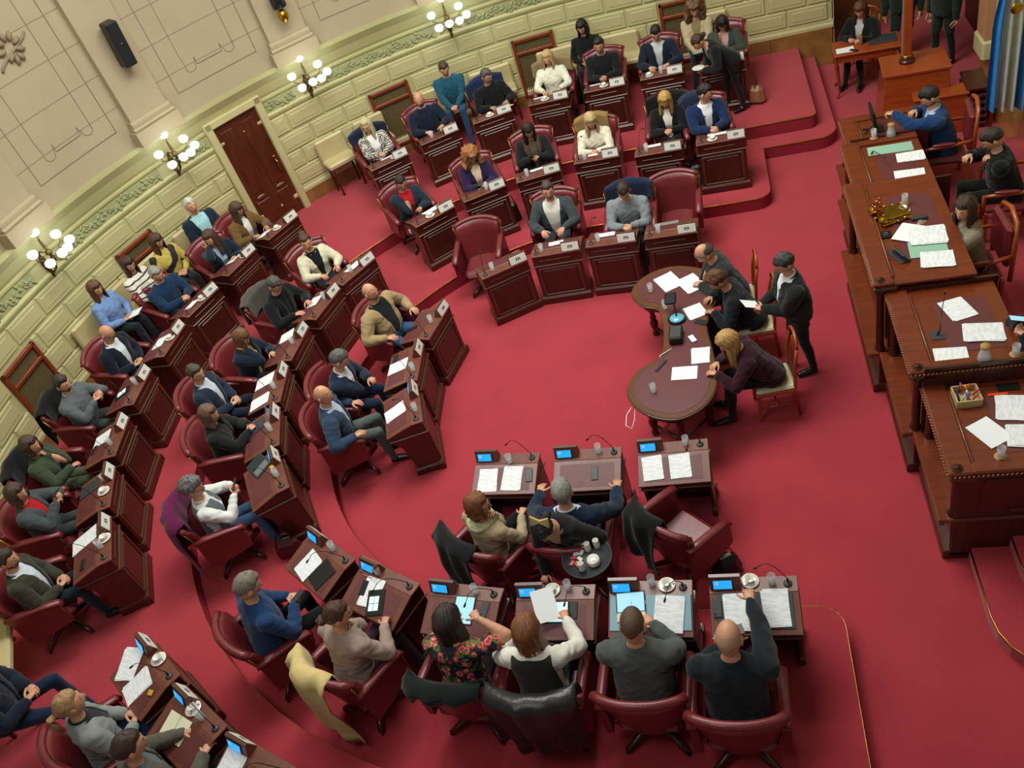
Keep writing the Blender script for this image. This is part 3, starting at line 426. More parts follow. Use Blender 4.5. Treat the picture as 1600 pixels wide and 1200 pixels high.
for ri, (za, zb) in enumerate(rows):
    off = 0 if ri % 2 else .34
    q = LAMPS[0] - .68 * 24 + off
    while q < 3.9:
        a, b = q + .012, q + .668
        cuts = [(DOORQ - .56, DOORQ + .56)] + ([(g - .41, g + .41) for g in GRQ] if za < 1.7 else [])
        parts = [(a, min(b, 3.95))]
        for c0, c1 in cuts:
            nxt = []
            for p0, p1 in parts:
                if p1 <= c0 or p0 >= c1: nxt.append((p0, p1)); continue
                if c0 - p0 > .1: nxt.append((p0, c0))
                if p1 - c1 > .1: nxt.append((c1, p1))
            parts = nxt
        for p0, p1 in parts:
            if p1 - p0 < .1: continue
            o = link('block', block(p1 - p0, zb - za), wall); o.matrix_local = WT((p0 + p1) / 2, RW, (za + zb) / 2); nblock += 1
        q += .68
# frieze relief panels
random.seed(3)
edges = []
for i in range(len(LAMPS) - 1):
    a, b = LAMPS[i + 1] + .28, LAMPS[i] - .28
    if a < DOORQ < b: edges += [(a, DOORQ - .6), (DOORQ + .6, b)]
    else: edges.append((a, b))
for a, b in edges:
    fz = MB(); strip(fz, a, b, [(RW, 2.235), (RW - .006, 2.235), (RW - .006, 2.405), (RW, 2.405)], GREENF)
    pn = fz.obj('frieze_panel', wall)
    lf = MB(); n = int((b - a) / .09)
    pts = []
    for i in range(n + 1):
        q = a + .05 + (b - a - .1) * i / n; z = 2.32 + .035 * math.sin(i * 1.25); T = WT(q, RW - .006, z); pts.append(T @ Vector((0, .012, 0)))
        for s in (-1, 1):
            R = Matrix.Rotation(s * (.6 + .5 * random.random()) + (i % 2) * 1.2, 3, 'Y')
            lf.ell((s * .022, .01, s * .038 + .012 * random.uniform(-1, 1)), (.045, .011, .019), GREENF, T, 6, 4, R)
        lf.ell((0, .014, -.03 * math.cos(i * 1.25)), (.02, .012, .02), GREENF, T, 6, 4)
    lf.tube(pts, .008, GREENF, 5)
    lf.obj('leaf_relief', pn, kind='stuff')
# upper pink wall with courses, pilasters and incised frames
pk = MB(); RP = RW - .12
strip(pk, -17.5, 4.0, [(RP, 2.9), (RP, 9.5), (RP + .3, 9.5), (RP + .3, 2.9)], PINK)
pkw = pk.obj('wall_upper', kind='structure')
ln = MB()
for z in [3.55 + .5 * k for k in range(10)]:
    strip(ln, -16.5, 4.0, [(RP, z - .006), (RP - .004, z - .003), (RP - .004, z + .003), (RP, z + .006)], PINKL)
ln.obj('course_line', pkw)
for lq in LAMPS + [LAMPS[-1] - 2.72]:
    pl = MB()
    strip(pl, lq - .43, lq + .43, [(RP, 2.9), (RP - .2, 2.9), (RP - .2, 3.12), (RP, 3.12)], PINK)
    strip(pl, lq - .40, lq + .40, [(RP, 3.12), (RP - .16, 3.12), (RP - .175, 3.15), (RP - .15, 3.18), (RP, 3.18)], PINK)
    strip(pl, lq - .38, lq + .38, [(RP, 3.18), (RP - .13, 3.18), (RP - .14, 3.24), (RP - .12, 3.28), (RP, 3.28)], PINK)
    strip(pl, lq - .35, lq + .35, [(RP, 3.28), (RP - .11, 3.28), (RP - .11, 9.5), (RP, 9.5)], PINK)
    pl.obj('pilaster', pkw)
for i in range(len(LAMPS)):
    b = LAMPS[i] - .6; a = b - 1.52
    fr = MB()
    def ip(q, z): p = W(q, RP - .002); return (p.x, p.y, z)
    def run(pts, r=.009):
        out = []
        for (qa, za), (qb, zb) in zip(pts, pts[1:]):
            n = max(1, int(math.hypot(qb - qa, zb - za) / .3))
            for k in range(n): out.append(ip(qa + (qb - qa) * k / n, za + (zb - za) * k / n))
        out.append(ip(*pts[-1])); fr.tube(out, r, PINKL, 5)
    run([(a, 9), (a, 3.25), (b, 3.25), (b, 9)])
    c, d = a + .3, b - .3
    run([(c, 9), (c, 3.72), (c + .02, 3.55)] + [(c + .1 - .1 * math.cos(t * .4), 3.52 - .09 * math.sin(t * .4)) for t in range(1, 7)] + [(c + .22, 3.62), (c + .22, 3.5), (d - .22, 3.5), (d - .22, 3.62)] +
        [(d - .1 + .1 * math.cos((7 - t) * .4 - .2), 3.52 - .09 * math.sin((7 - t) * .4)) for t in range(1, 7)][::1] + [(d, 3.72), (d, 9)], .007)
    fr.obj('incised_frame', pkw)
# door
dr = empty('door_1', (0, 0, 0)); dr['kind'] = 'structure'
T = WT(DOORQ, RW - .01, Z2)
d = MB(); d.box((0, .012, 1.015), (.84, .03, 2.03), DOORW, T)
d.box((.0, .03, 1.5), (.03, .012, .98), DOORW, T)
for s in (-1, 1):
    d.box((s * .21, .032, 1.32), (.26, .014, 1.2), DOORW, T, .012); d.box((s * .21, .032, .33), (.26, .014, .42), DOORW, T, .012)
d.obj('door_leaf', dr)
cs = MB()
for s in (-1, 1): cs.box((s * .49, .045, 1.08), (.13, .11, 2.2), GREENB, T, .015)
cs.box((0, .045, 2.12), (1.12, .11, .13), GREENB, T, .015)
cs.obj('casing', dr)
hb = MB(); hb.box((-.33, .06, 1.0), (.05, .02, .3), BRASS, T, .008); hb.tube([T @ Vector((-.33, .07, .93)), T @ Vector((-.33, .1, .95)), T @ Vector((-.33, .1, 1.06)), T @ Vector((-.33, .07, 1.08))], .008, BRASS)
ho = hb.obj('door_handle', dr); ho['label'] = 'brass pull handle'
for s in (-1, 1):
    e = MB(); e.ell((s * .21, .045, .62), (.1, .012, .035), mat('brass_dull', '8a7a58', .4, .9), T); e.obj('oval_boss', dr)
# grilles let into the wall
gl = {1.5: 'wooden framed wall grille behind the curly haired woman', -1.2: 'wooden framed wall grille with a dark box before it', -4.02: 'wooden framed wall grille with pleated cloth between the blonde woman and the bald man',
      -9.46: 'wooden framed wall grille behind the woman in yellow stripes', -12.25: 'wooden framed wall grille at the left picture edge'}
for g in GRQ:
    T = WT(g, RW - .005, 0); e = empty('wall_grille', (0, 0, 0), 0, gl[g], 'grille'); e['group'] = 'framed grilles in the curved wall'
    f = MB(); w = .39; z0, z1 = .62, 1.72
    for s in (-1, 1): f.box((s * (w - .03), .03, (z0 + z1) / 2), (.06, .06, z1 - z0), FRAMEW, T, .008)
    f.box((0, .03, z1 - .03), (2 * w, .06, .06), FRAMEW, T, .008); f.box((0, .03, z0 + .03), (2 * w, .06, .06), FRAMEW, T, .008); f.box((0, .035, z1 - .26), (2 * w - .1, .05, .055), FRAMEW, T, .008)
    f.obj('frame', e)
    c = MB(); n = 18; vs = []
    for i in range(n * 2 + 1): x = -w + .05 + (2 * w - .1) * i / (2 * n); vs += [(x, .01 + (.012 if i % 2 else 0), z0 + .05), (x, .01 + (.012 if i % 2 else 0), z1 - .05)]
    c.add(vs, [(2*i, 2*i+2, 2*i+3, 2*i+1) for i in range(2 * n)], GRILLE, T); c.obj('pleated_cloth', e)
# wall sconces with seven glass shades
def sconce():
    e = empty('wall_sconce', (0, 0, 0), 0, '', 'lamp', 'sconces round the curved wall')
    b = MB(); b.ell((0, .03, 2.32), (.05, .035, .16), BRONZE); b.lathe([(0.004, 2.06), (.02, 2.1), (.03, 2.14), (.012, 2.19)], BRONZE, (0, .03, 0), 8)
    b.tube([(0, .03, 2.2), (0, .1, 2.16), (0, .2, 2.24), (0, .26, 2.36), (0, .27, 2.6), (0, .25, 2.72)], [.012, .016, .018, .022, .026, .014], BRONZE)
    b.ell((0, .27, 2.5), (.05, .05, .05), BRONZE); b.ell((0, .27, 2.38), (.035, .035, .05), BRONZE)
    b.tube([(0, .03, 2.42), (.02, .1, 2.52), (0, .2, 2.5)], .01, BRONZE)
    b.obj('bracket', e)
    pos = [(0, .27, 2.84)] + [(.27 * math.cos(rad(a)), .33 + .27 * math.sin(rad(a)), 2.52 + dz) for a, dz in ((0, .06), (45, .0), (90, -.06), (135, .0), (180, .06))] + [(0, .5, 2.66)]
    pos = [(0, .27, 2.83), (-.25, .3, 2.62), (.25, .3, 2.62), (-.19, .42, 2.42), (.19, .42, 2.42), (-.0, .52, 2.46), (-.34, .36, 2.46)]
    for p in pos:
        a = MB(); p = Vector(p); s = Vector((0, .27, 2.45)); m = (p + s) / 2 + Vector((0, 0, -.1))
        a.tube([s, (s + m) / 2 + Vector((0, 0, -.04)), m, p + Vector((0, 0, -.1)), p + Vector((0, 0, -.04))], .008, BRONZE, 6)
        a.lathe([(.012, -.06), (.03, -.045), (.034, -.035)], BRONZE, p, 8)
        am = a.obj('arm', e)
        g = MB(); g.lathe([(.02, -.05), (.055, -.03), (.075, .01), (.066, .045), (.045, .06), (.012, .066)], LAMPG, p, 14); gs = g.obj('glass_shade', am)
    return e
s0 = sconce()
slab = ['upper centre wall sconce between the two teal and white jumper people', 'wall sconce near the top of the frame above the man in teal', 'wall sconce right of the dark wooden door', 'wall sconce left of the dark wooden door', 'wall sconce above the woman in light blue, lit white shades', 'sconce beyond the left']
for i, q in enumerate(LAMPS[1:5]):
    r = s0 if i == 0 else dup(s0, (0, 0, 0), 0)
    r.matrix_world = WT(q, RW, .05)
    r['label'] = ['bronze wall sconce with seven lit shades, nearest the top centre', 'bronze wall sconce with seven lit shades right of the dark door', 'bronze wall sconce with seven lit shades just left of the dark door', 'bronze wall sconce with seven lit shades nearest the left edge'][i]
    pl = bpy.data.lights.new('sconce_light', 'POINT'); pl.energy = 9; pl.shadow_soft_size = .3; pl.color = (1, .95, .85)
    lo = bpy.data.objects.new('sconce_light', pl); C.objects.link(lo); lo.location = (r.matrix_world @ Vector((0, .75, 2.75))); 
# speaker on the pink wall, gilt ornament, small camera
T = WT(-8.05, RP - .16, 4.35)
e = empty('wall_speaker', (0, 0, 0), 0, 'tall black loudspeaker fixed high on the pink pilaster', 'speaker')
s = MB(); s.box((0, .12, 0), (.2, .2, .66), BLACK, T @ Rx(-.1), .02); s.obj('cabinet', e)
s = MB(); s.box((0, .225, 0), (.17, .01, .6), mat('speaker_mesh', '0a0c0e', .8), T @ Rx(-.1), .004); s.obj('front_grille', e)
s = MB(); s.ell((0, .235, 0.02), (.012, .006, .012), STEEL, T @ Rx(-.1)); s.obj('badge', e)
s = MB(); s.box((0, .02, 0), (.08, .1, .3), DARKG, T, .01); s.obj('bracket', e)
T = WT(-5.32, RP - .16, 3.62)
e = empty('gilt_finial', (0, 0, 0), 0, 'round gilt finial under a dark fitting at the top edge', 'ornament')
s = MB(); s.lathe([(.005, -.12), (.03, -.1), (.07, -.05), (.085, .01), (.07, .07), (.04, .1), (.03, .13)], GOLD, (0, .12, 0), 14, T); s.obj('ball', e)
s = MB(); s.lathe([(.05, .12), (.12, .15), (.12, .3), (.1, .42)], BLACK, (0, .14, 0), 14, T); s.obj('fitting', e)
T = WT(-5.0, RP - .02, 2.95)
s = MB(); s.box((0, .05, 0), (.05, .09, .045), BLACK, T, .01); s.tube([T @ Vector((0, .03, 0)), T @ Vector((.06, .03, .06)), T @ Vector((.16, .02, -.06))], .006, BLACK)
o = s.obj('security_camera'); o['label'] = 'small black camera clipped to the green cornice'; o['category'] = 'camera'
T = WT(-9.4, RP, 4.9)
e = MB()
for i in range(9): a = i * .7; e.ell((.16 * math.cos(a) * (1 - i * .05), .03, .16 * math.sin(a)), (.07, .04, .035), PINKL, T, 8, 5, Matrix.Rotation(-a, 3, 'Y'))
e.tube([T @ Vector((.3 * math.cos(t * .5), .02, -.2 + .05 * t)) for t in range(7)], .02, PINKL)
e.obj('plaster_ornament', pkw)

# right hand background: back wall, right wall, marble
bw = MB(); bw.box((3.6, 9.28, 4), (5.5, .15, 8), GREEN); bwo = bw.obj('wall_back', kind='structure')
s = MB(); s.box((3.6, 9.19, .33), (5.4, .03, .66), MARB); s.obj('baseboard_back', kind='structure')
for ri, (za, zb) in enumerate(rows):
    x = 2.0 + (.34 if ri % 2 else 0)
    while x < 4.3:
        o = link('block', block(.656, zb - za), bwo); o.matrix_local = Tr(x + .33, 9.2, (za + zb) / 2) @ Rz(PI); x += .68
rw = MB(); rw.box((3.9, 1.6, 4), (.15, 8.4, 8), GREEN); rw.box((4.35, 5.85, 4), (1.0, .1, 8), GREEN); rwo = rw.obj('wall_right', kind='structure')
s = MB(); s.box((3.81, 1.6, .4), (.03, 8.4, .8), MARB); s.obj('baseboard_right', kind='structure')
s = MB(); s.box((3.8, 5.55, 4.4), (.18, .42, 7.2), mat('pilaster_salmon', 'b0805c', .6)); s.box((3.79, 5.55, .85), (.22, .5, .3), GREENB, None, .03); s.obj('trim_2', kind='structure')
dd = empty('door_2', (0, 0, 0)); dd['kind'] = 'structure'
s = MB(); s.box((4.3, 7.4, 1.3), (.08, 2.4, 2.6), mat('dark_door', '2c100a', .4, nscale=3, namt=.2)); s.obj('door_leaf', dd)
# rostrum platform and its steps
pf = MB(); pf.box((2.9, .35, .225), (2.2, 6.3, .45), CARPET); pf.obj('floor', kind='structure')
def step(pts, z0, z1, nline):
    s = MB(); s.prism(pts, z0, z1, CARPET); o = s.obj('step'); o['kind'] = 'structure'
    n = MB(); n.tube([(x, y, z1 - .006) for x, y in nline], (.008, .014), BRASS, 6); k = n.obj('nosing', o); k['label'] = 'brass nosing strip'
a1 = [(1.66, -2.8), (1.66, -3.55)] + [(1.66 + .35 * (1 - math.cos(rad(t))), -3.55 - .45 * math.sin(rad(t))) for t in (20, 40, 60, 80, 90)] + [(3.2, -4.0)]
step(a1 + [(3.2, -2.8)], 0, .15, a1)
a2 = [(1.98, -2.8), (1.98, -3.2)] + [(1.98 + .3 * (1 - math.cos(rad(t))), -3.2 - .4 * math.sin(rad(t))) for t in (30, 60, 90)] + [(3.2, -3.6)]
step(a2 + [(3.2, -2.8)], .15, .3, a2)

gs = MB(); gs.box((0, -10.3, 5.6), (22, 6.0, .5), PINK); gs.obj('gallery_slab', kind='structure')  # unseen gallery slab below the camera, added to block light on the near side

# ---------------- delegates' desks ----------------
DW = .708; DH = .828; D1 = .142; D2 = .477; H3 = .731; H2 = .654
def slope_z(y): return DH if y < D1 else DH - (y - D1) / (D2 - D1) * (DH - H3)
SL = math.atan2(DH - H3, D2 - D1)
def make_desk():
    e = empty('desk', (0, 0, 0), 0, '', 'desk', 'mahogany desks in curved rows')
    b = MB(); w = DW / 2
    b.box((0, .02, .38), (DW - .05, .03, .62), WOOD); b.obj('front_board', e)
    p = MB()
    for x in (-w + .07, w - .07): p.box((x, .0, .37), (.035, .02, .46), WOODM, None, .006)
    p.box((0, 0, .6), (DW - .12, .02, .03), WOODM, None, .006); p.box((0, 0, .15), (DW - .12, .02, .03), WOODM, None, .006)
    p.obj('panel_moulding', e)
    c = MB(); c.box((0, .004, .375), (DW - .22, .016, .38), WOODP, None, .01, .97); c.obj('raised_panel', e)
    for s in (-1, 1):
        q = MB(); x0 = s * (w - .03)
        vs = [(x0 - .015, .01, .1), (x0 + .015, .01, .1), (x0 + .015, .01, H2), (x0 - .015, .01, H2), (x0 - .015, .30, .1), (x0 + .015, .30, .1), (x0 - .015, .46, H2), (x0 + .015, .46, H2), (x0 - .015, .36, .5), (x0 + .015, .36, .5)]
        q.add(vs, [(0, 1, 2, 3), (0, 4, 8, 6, 3)[::-1], (1, 5, 9, 7, 2), (4, 5, 1, 0), (4, 8, 9, 5), (8, 6, 7, 9), (3, 2, 7, 6)], WOOD); q.obj('side_board', e)
    f = MB(); f.box((0, .015, .055), (DW + .02, .09, .11), WOOD, None, .008); f.box((0, .012, .118), (DW - .005, .075, .02), WOODM, None, .006)
    for s in (-1, 1): f.box((s * (w - .03), .18, .05), (.055, .32, .1), WOOD, None, .008); f.box((s * (w - .03), .18, .108), (.045, .31, .016), WOODM, None, .005)
    f.obj('plinth', e)
    m = MB(); m.box((0, .228, H2), (DW + .012, .486, .018), WOODM, None, .006); m.obj('lower_moulding', e)
    a = MB(); a.add([(-w+.012, .008, H2), (w-.012, .008, H2), (w-.012, .46, H2), (-w+.012, .46, H2), (-w+.012, .008, DH-.02), (w-.012, .008, DH-.02), (w-.012, D1, DH-.02), (-w+.012, D1, DH-.02), (-w+.012, .46, H3-.018), (w-.012, .46, H3-.018)],
        [(0, 3, 2, 1), (0, 1, 5, 4), (4, 5, 6, 7), (7, 6, 9, 8), (8, 9, 2, 3), (0, 4, 7, 8, 3), (1, 2, 9, 6, 5)], WOOD)
    a.box((-.03, .003, .735), (DW * .62, .012, .012), WOODM, None, .003); a.obj('apron', e)
    t = MB(); t.box((0, D1 / 2 - .004, DH - .01), (DW, D1 + .012, .02), WOODT, None, .005); t.obj('shelf', e)
    k = MB(); L = math.hypot(D2 - D1, DH - H3); T = Tr(0, (D1 + D2) / 2, (DH + H3) / 2 - .01) @ Rx(-SL)
    k.box((0, 0, 0), (DW, L, .02), WOODT, T, .004); k.obj('writing_board', e)
    l = MB(); l.box((0, 0, .0105), (DW - .14, L - .09, .003), DLEATH, T); l.box((-.03, -L/2 - .07, .012), (.26, .085, .003), DLEATH, T @ Rx(SL)); l.obj('leather_inlay', e)
    x = MB(); x0, x1 = .095, .345
    vs = [(x0, .004, DH), (x1, .004, DH), (x1, .115, DH), (x0, .115, DH), (x0, .040, DH + .118), (x1, .040, DH + .118), (x1, .068, DH + .118), (x0, .068, DH + .118)]
    x.add(vs, [(0, 3, 2, 1), (4, 5, 6, 7), (0, 1, 5, 4), (1, 2, 6, 5), (2, 3, 7, 6), (3, 0, 4, 7)], WOODT)
    x.box(((x0 + x1) / 2, .054, DH + .121), (x1 - x0 + .006, .036, .01), WOODM, None, .003); bx = x.obj('display_box', e)
    Tf = Tr((x0 + x1) / 2, .022, DH + .058) @ Rx(-.30); Tk = Tr((x0 + x1) / 2, .0915, DH + .058) @ Rx(.38)
    s = MB(); s.box((.02, .004, -.002), (.165, .008, .092), BLACK, Tk, .003); s.box((.02, .009, -.002), (.15, .003, .08), SCREEN, Tk)
    s.box((.066, .0112, .012), (.03, .001, .03), LCDB, Tk); s.obj('screen', bx)
    n = MB(); n.box((0, -.004, .0), (.238, .008, .112), PLATE, Tf, .002)
    for q in (-1, 1):
        n.box((q * .022, -.009, .006), (.016, .002, .022), DARKG, Tf); n.box((q * .029, -.009, -.01), (.009, .002, .016), DARKG, Tf)
    n.box((0, -.009, .016), (.054, .002, .008), DARKG, Tf); n.box((0, -.009, -.014), (.018, .002, .012), mat('crest_grey', '6a6e6c', .5), Tf); n.box((0, -.009, -.001), (.008, .002, .014), DARKG, Tf)
    n.obj('crest_plate', bx)
    return e
def make_chair():
    e = empty('swivel_armchair', (0, 0, 0), 0, '', 'chair', 'oxblood leather swivel armchairs')
    # faces +y
    s = MB(); s.box((0, .02, .40), (.50, .50, .12), LEATH, None, .05); s.box((0, .22, .385), (.48, .12, .11), LEATH, None, .05); s.obj('seat', e)
    b = MB(); n = 10; m = 7; fr = []; bk = []
    for j in range(m + 1):
        t = j / m; z = .33 + .66 * t; hw = .24 + .085 * t; dep = -.2 - .13 * t
        for i in range(n + 1):
            u = -1 + 2 * i / n; zz = z - (.05 * u * u if j == m else 0)
            x = hw * u; y = dep + .10 * abs(u) ** 2.2
            th = .05 if j < m else .03
            fr.append((x, y + th, zz)); bk.append((x * 1.05, y - .03 - (.015 if j == m - 1 else 0), zz - (.005 if j == m else 0)))
    N = n + 1; vs = fr + bk; o = len(fr); fs = []
    for j in range(m):
        for i in range(n): a = j*N+i; fs.append((a, a+1, a+N+1, a+N)); fs.append((o+a, o+a+N, o+a+N+1, o+a+1))
    for i in range(n): a = i; fs.append((a, o+a, o+a+1, a+1)); a = m*N+i; fs.append((a, a+1, o+a+1, o+a))
    for j in range(m): a = j*N; fs.append((a, a+N, o+a+N, o+a)); a = j*N+n; fs.append((a, o+a, o+a+N, a+N))
    b.add(vs, fs, LEATH, None, True)
    b.tube([( (.325 * u) * 1.02, -.325 + .10 * abs(u) ** 2.2, .985 - .05 * u * u) for u in [-1 + .2 * i for i in range(11)]], .038, LEATH, 8)
    bo = b.obj('backrest', e)
    for q in (-1, 1): tr = MB(); tr.tube([(q * .262, -.16, .36), (q * .345, -.245, .93)], .006, BRASS, 5); tr.obj('nail_trim', bo)
    for q in (-1, 1):
        a = MB(); x = q * .31
        vs = []
        for y, zt, zb in ((-.22, .74, .33), (.0, .70, .34), (.25, .66, .38)):
            for dx in (-.03, .03): vs += [(x + dx, y, zb), (x + dx, y, zt)]
        a.add(vs, [(0, 1, 5, 4), (4, 5, 9, 8), (2, 6, 7, 3), (6, 10, 11, 7), (0, 2, 3, 1), (8, 9, 11, 10), (1, 3, 7, 5), (5, 7, 11, 9), (0, 4, 6, 2), (4, 8, 10, 6)], LEATH)
        a.tube([(x, -.24, .745), (x, -.1, .73), (x, .1, .70), (x, .26, .665), (x, .285, .62)], [(.045, .028)] * 4 + [(.04, .02)], LEATH, 8)
        ao = a.obj('armrest', e)
        t = MB(); t.tube([(x + q * .032, .255, .40), (x + q * .032, .262, .63)], .005, BRASS, 5); t.obj('nail_trim', ao)
    c = MB(); c.lathe([(.03, .06), (.045, .1), (.03, .14), (.028, .3), (.11, .33), (.11, .345)], WOOD, (0, 0, 0), 10); c.obj('pedestal', e)
    for k in range(4):
        l = MB(); T = Rz(k * PI / 2 + PI / 4)
        l.tube([(.02, 0, .13), (.12, 0, .115), (.25, 0, .07), (.33, 0, .045)], [(.034, .036), (.034, .034), (.03, .028), (.024, .022)], WOOD, 6, T); l.ell((.325, 0, .022), (.022, .015, .022), BLACK, T, 6, 4)
        l.obj('leg', e)
    return e
desk0 = make_desk(); chair0 = make_chair()
PH = {p[1 + 1] if p[1] == 'desk' else p[0]: p[20] for p in PEOPLE}
NAMED = {'A1': 'empty armchair beside the charcoal suit', 'A4': 'empty armchair ending the far front row', 'C3': 'empty turned armchair draped in black', 'X3': 'bottom corner beyond the olive grey blazer', 'C3x': ''}
def who(k): return ('the ' + PH[k]) if k in PH else ('the ' + NAMED[k])
DT = {}
first = True
for k, (x, y, a, row) in DESKS.items():
    z = (0, Z1, Z2)[row]; lab = 'mahogany desk of ' + who(k)
    if first: d = desk0; d.location = (x, y, z); d.rotation_euler = (0, 0, a); d['label'] = lab; first = False
    else: d = dup(desk0, (x, y, z), a, lab)
    DT[k] = Tr(x, y, z) @ Rz(a)
PPOS = {p[0]: p for p in PEOPLE}
CHAIRS = {}
def place_chair(k, x, y, z, rz, lab):
    c = chair0 if not CHAIRS else dup(chair0, (x, y, z), rz, lab)
    c.location = (x, y, z); c.rotation_euler = (0, 0, rz); c['label'] = lab; c.scale = (1.08, 1.06, 1.04); CHAIRS[k] = c
for k, (x, y, a, row) in DESKS.items():
    z = (0, Z1, Z2)[row]
    if k in PPOS:
        p = PPOS[k]; px, py = p[3], p[4]; yaw = p[6]
        tw = {'C1': .1, 'T6': -.1}.get(k, 0)
        dx, dy = -math.sin(yaw), math.cos(yaw)
        place_chair(k, px + dx * .02, py + dy * .02, z, yaw + tw, 'oxblood leather armchair under the ' + PH[k])
for k, (lx, ly, tw, lab) in {'A1': (-.12, 1.0, -.45, 'empty oxblood armchair left of the man in charcoal suit'), 'A4': (.02, .98, 0, 'empty oxblood armchair at the right end of the far front row'), 'C3': (-.04, .92, -.75, 'empty oxblood armchair turned aside with a black coat on it')}.items():
    p = DT[k] @ Vector((lx, ly, 0)); place_chair(k, p.x, p.y, p.z, DESKS[k][2] + PI + tw, lab)

# ---------------- things on the desks ----------------
def gooseneck(bend, h=.3):
    e = empty('gooseneck_microphone', (0, 0, 0), 0, '', 'microphone', 'gooseneck microphones on the desks')
    b = MB(); b.lathe([(.034, 0), (.036, .006), (.03, .014), (.012, .02)], DARKG, (0, 0, 0), 12); b.tube([(0, 0, .01), (0, -.004, .07)], [.009, .007], BLACK); b.obj('base', e)
    n = MB(); pts = [(0, -.004, .07)] + [(bend[0] * t, bend[1] * t, .07 + h * math.sin(t * bend[2]) / max(.4, math.sin(min(1.57, bend[2])))) for t in (.2, .4, .6, .8, 1)]
    n.tube(pts, .0035, BLACK, 5); no = n.obj('neck', e)
    q = Vector(pts[-1]); dd = (q - Vector(pts[-2])).normalized(); hd = MB(); hd.tube([q, q + dd * .02, q + dd * .045], [.005, .010, .008], BLACK, 7); hd.obj('capsule', no)
    return e
mics = [gooseneck((.08, .14, 1.9), .26), gooseneck((.22, -.02, 2.3), .2), gooseneck((.10, .26, 2.2), .24)]
used = [False] * 3; mi = 0
for k in DESKS:
    v = {'C3': 2, 'V5': 2, 'C2': 1, 'C1': 1, 'V6': 1, 'B1': 2, 'V1': 2, 'V2': 2, 'V3': 2, 'V4': 2, 'W8': 2, 'W6': 2, 'U2': 0, 'X2': 1}.get(k, 0)
    T = DT[k] @ Tr(-.275, .07, DH); a = DESKS[k][2]; lab = 'gooseneck microphone, desk of ' + who(k)
    m = mics[v] if not used[v] else dup(mics[v], (0, 0, 0), 0)
    used[v] = True; m.location = T.translation; m.rotation_euler = (0, 0, a); m['label'] = lab
def make_glass():
    e = empty('water_glass', (0, 0, 0), 0, '', 'glass', 'water glasses')
    g = MB(); g.lathe([(.027, 0), (.030, .004), (.034, .11), (.0325, .11), (.0285, .008), (.002, .006)], GLASS, (0, 0, 0), 16); g.obj('tumbler', e)
    w = MB(); w.lathe([(.027, .008), (.029, .05), (.002, .05)], WATER, (0, 0, 0), 12); w.obj('water', e)
    c = MB(); c.lathe([(.028, .0005), (.028, .006), (.015, .0065)], PAPER, (0, 0, 0), 12); c.obj('base', e)
    return e
def make_cup():
    e = empty('teacup', (0, 0, 0), 0, '', 'cup', 'white cups and saucers')
    s = MB(); s.lathe([(.03, 0), (.045, .004), (.075, .014), (.073, .017), (.04, .008), (.004, .007)], CHINA, (0, 0, 0), 20); s.obj('saucer', e)
    c = MB(); c.lathe([(.02, .008), (.026, .012), (.04, .055), (.038, .055), (.024, .016), (.002, .014)], CHINA, (0, 0, 0), 16); co = c.obj('cup', e)
    h = MB(); h.tube([(.036, 0, .045), (.055, 0, .045), (.058, 0, .03), (.032, 0, .022)], .004, CHINA, 6); h.obj('handle', co)
    p = MB(); p.ell((-.03, .045, .02), (.006, .013, .003), STEEL, None, 6, 4); p.tube([(-.03, .035, .02), (-.02, -.05, .022)], .002, STEEL, 5); p.obj('spoon', e)
    return e
gl0 = make_glass(); cu0 = make_cup(); st = {}
def put(kind, maker, T, rz, lab):
    if kind not in st: o = maker; st[kind] = 1
    else: o = dup(maker, (0, 0, 0), 0)
    o.location = T; o.rotation_euler = (0, 0, rz); o['label'] = lab; return o
random.seed(11)
def sheet(w, h, m, n=1):
    mb = MB(); 
    for i in range(n):
        dx, dy, r = (0, 0, 0) if i == 0 else (random.uniform(-.012, .012), random.uniform(-.012, .012), random.uniform(-.08, .08))
        N = 6; vs = []; z = .001 + .0018 * i
        for a in range(N + 1):
            for b in (-1, 1): x = -w/2 + w * a / N; cz = .004 * (a in (0, N)) * random.random(); vs.append((x, b * h / 2, z + cz))
        for a in range(N + 1):
            for b in (-1, 1): x = -w/2 + w * a / N; vs.append((x, b * h / 2, z - .001))
        q = 2 * (N + 1); fs = []
        for a in range(N): fs += [(2*a, 2*a+2, 2*a+3, 2*a+1), (q+2*a, q+2*a+1, q+2*a+3, q+2*a+2), (2*a, q+2*a, q+2*a+2, 2*a+2), (2*a+1, 2*a+3, q+2*a+3, q+2*a+1)]
        fs += [(0, 1, q+1, q), (2*N, q+2*N, q+2*N+1, 2*N+1)]
        mb.add(vs, fs, m, Tr(dx, dy, 0) @ Rz(r))
    return mb
pcount = {}
COLN = {'P': ('printed_sheets', 'printed white sheets', 'paper'), 'H': ('mobile_phone', 'dark phone', 'phone'), 'D': ('folder', 'closed dark folder', 'folder'), 'T': ('tablet', 'tablet with lit screen', 'tablet'), 'O': ('notebook', 'open cream notebook', 'notebook'),
        'K': ('open_binder', 'large open folder', 'folder'), 'F': ('plastic_sleeve', 'grey plastic sleeve', 'folder'), 'L': ('laptop', 'dark laptop in a sleeve', 'laptop'), 'B': ('water_bottle', 'plastic bottle with blue cap', 'bottle'),
        'Y': ('snack_packet', 'small yellow wrapper', 'wrapper'), 'N': ('pen', 'pink marker pen', 'pen'), 'E': ('pencil', 'thin wooden pencil', 'pencil')}
side = lambda k, lx: 'left' if lx > 0 else 'right'
stackz = {}
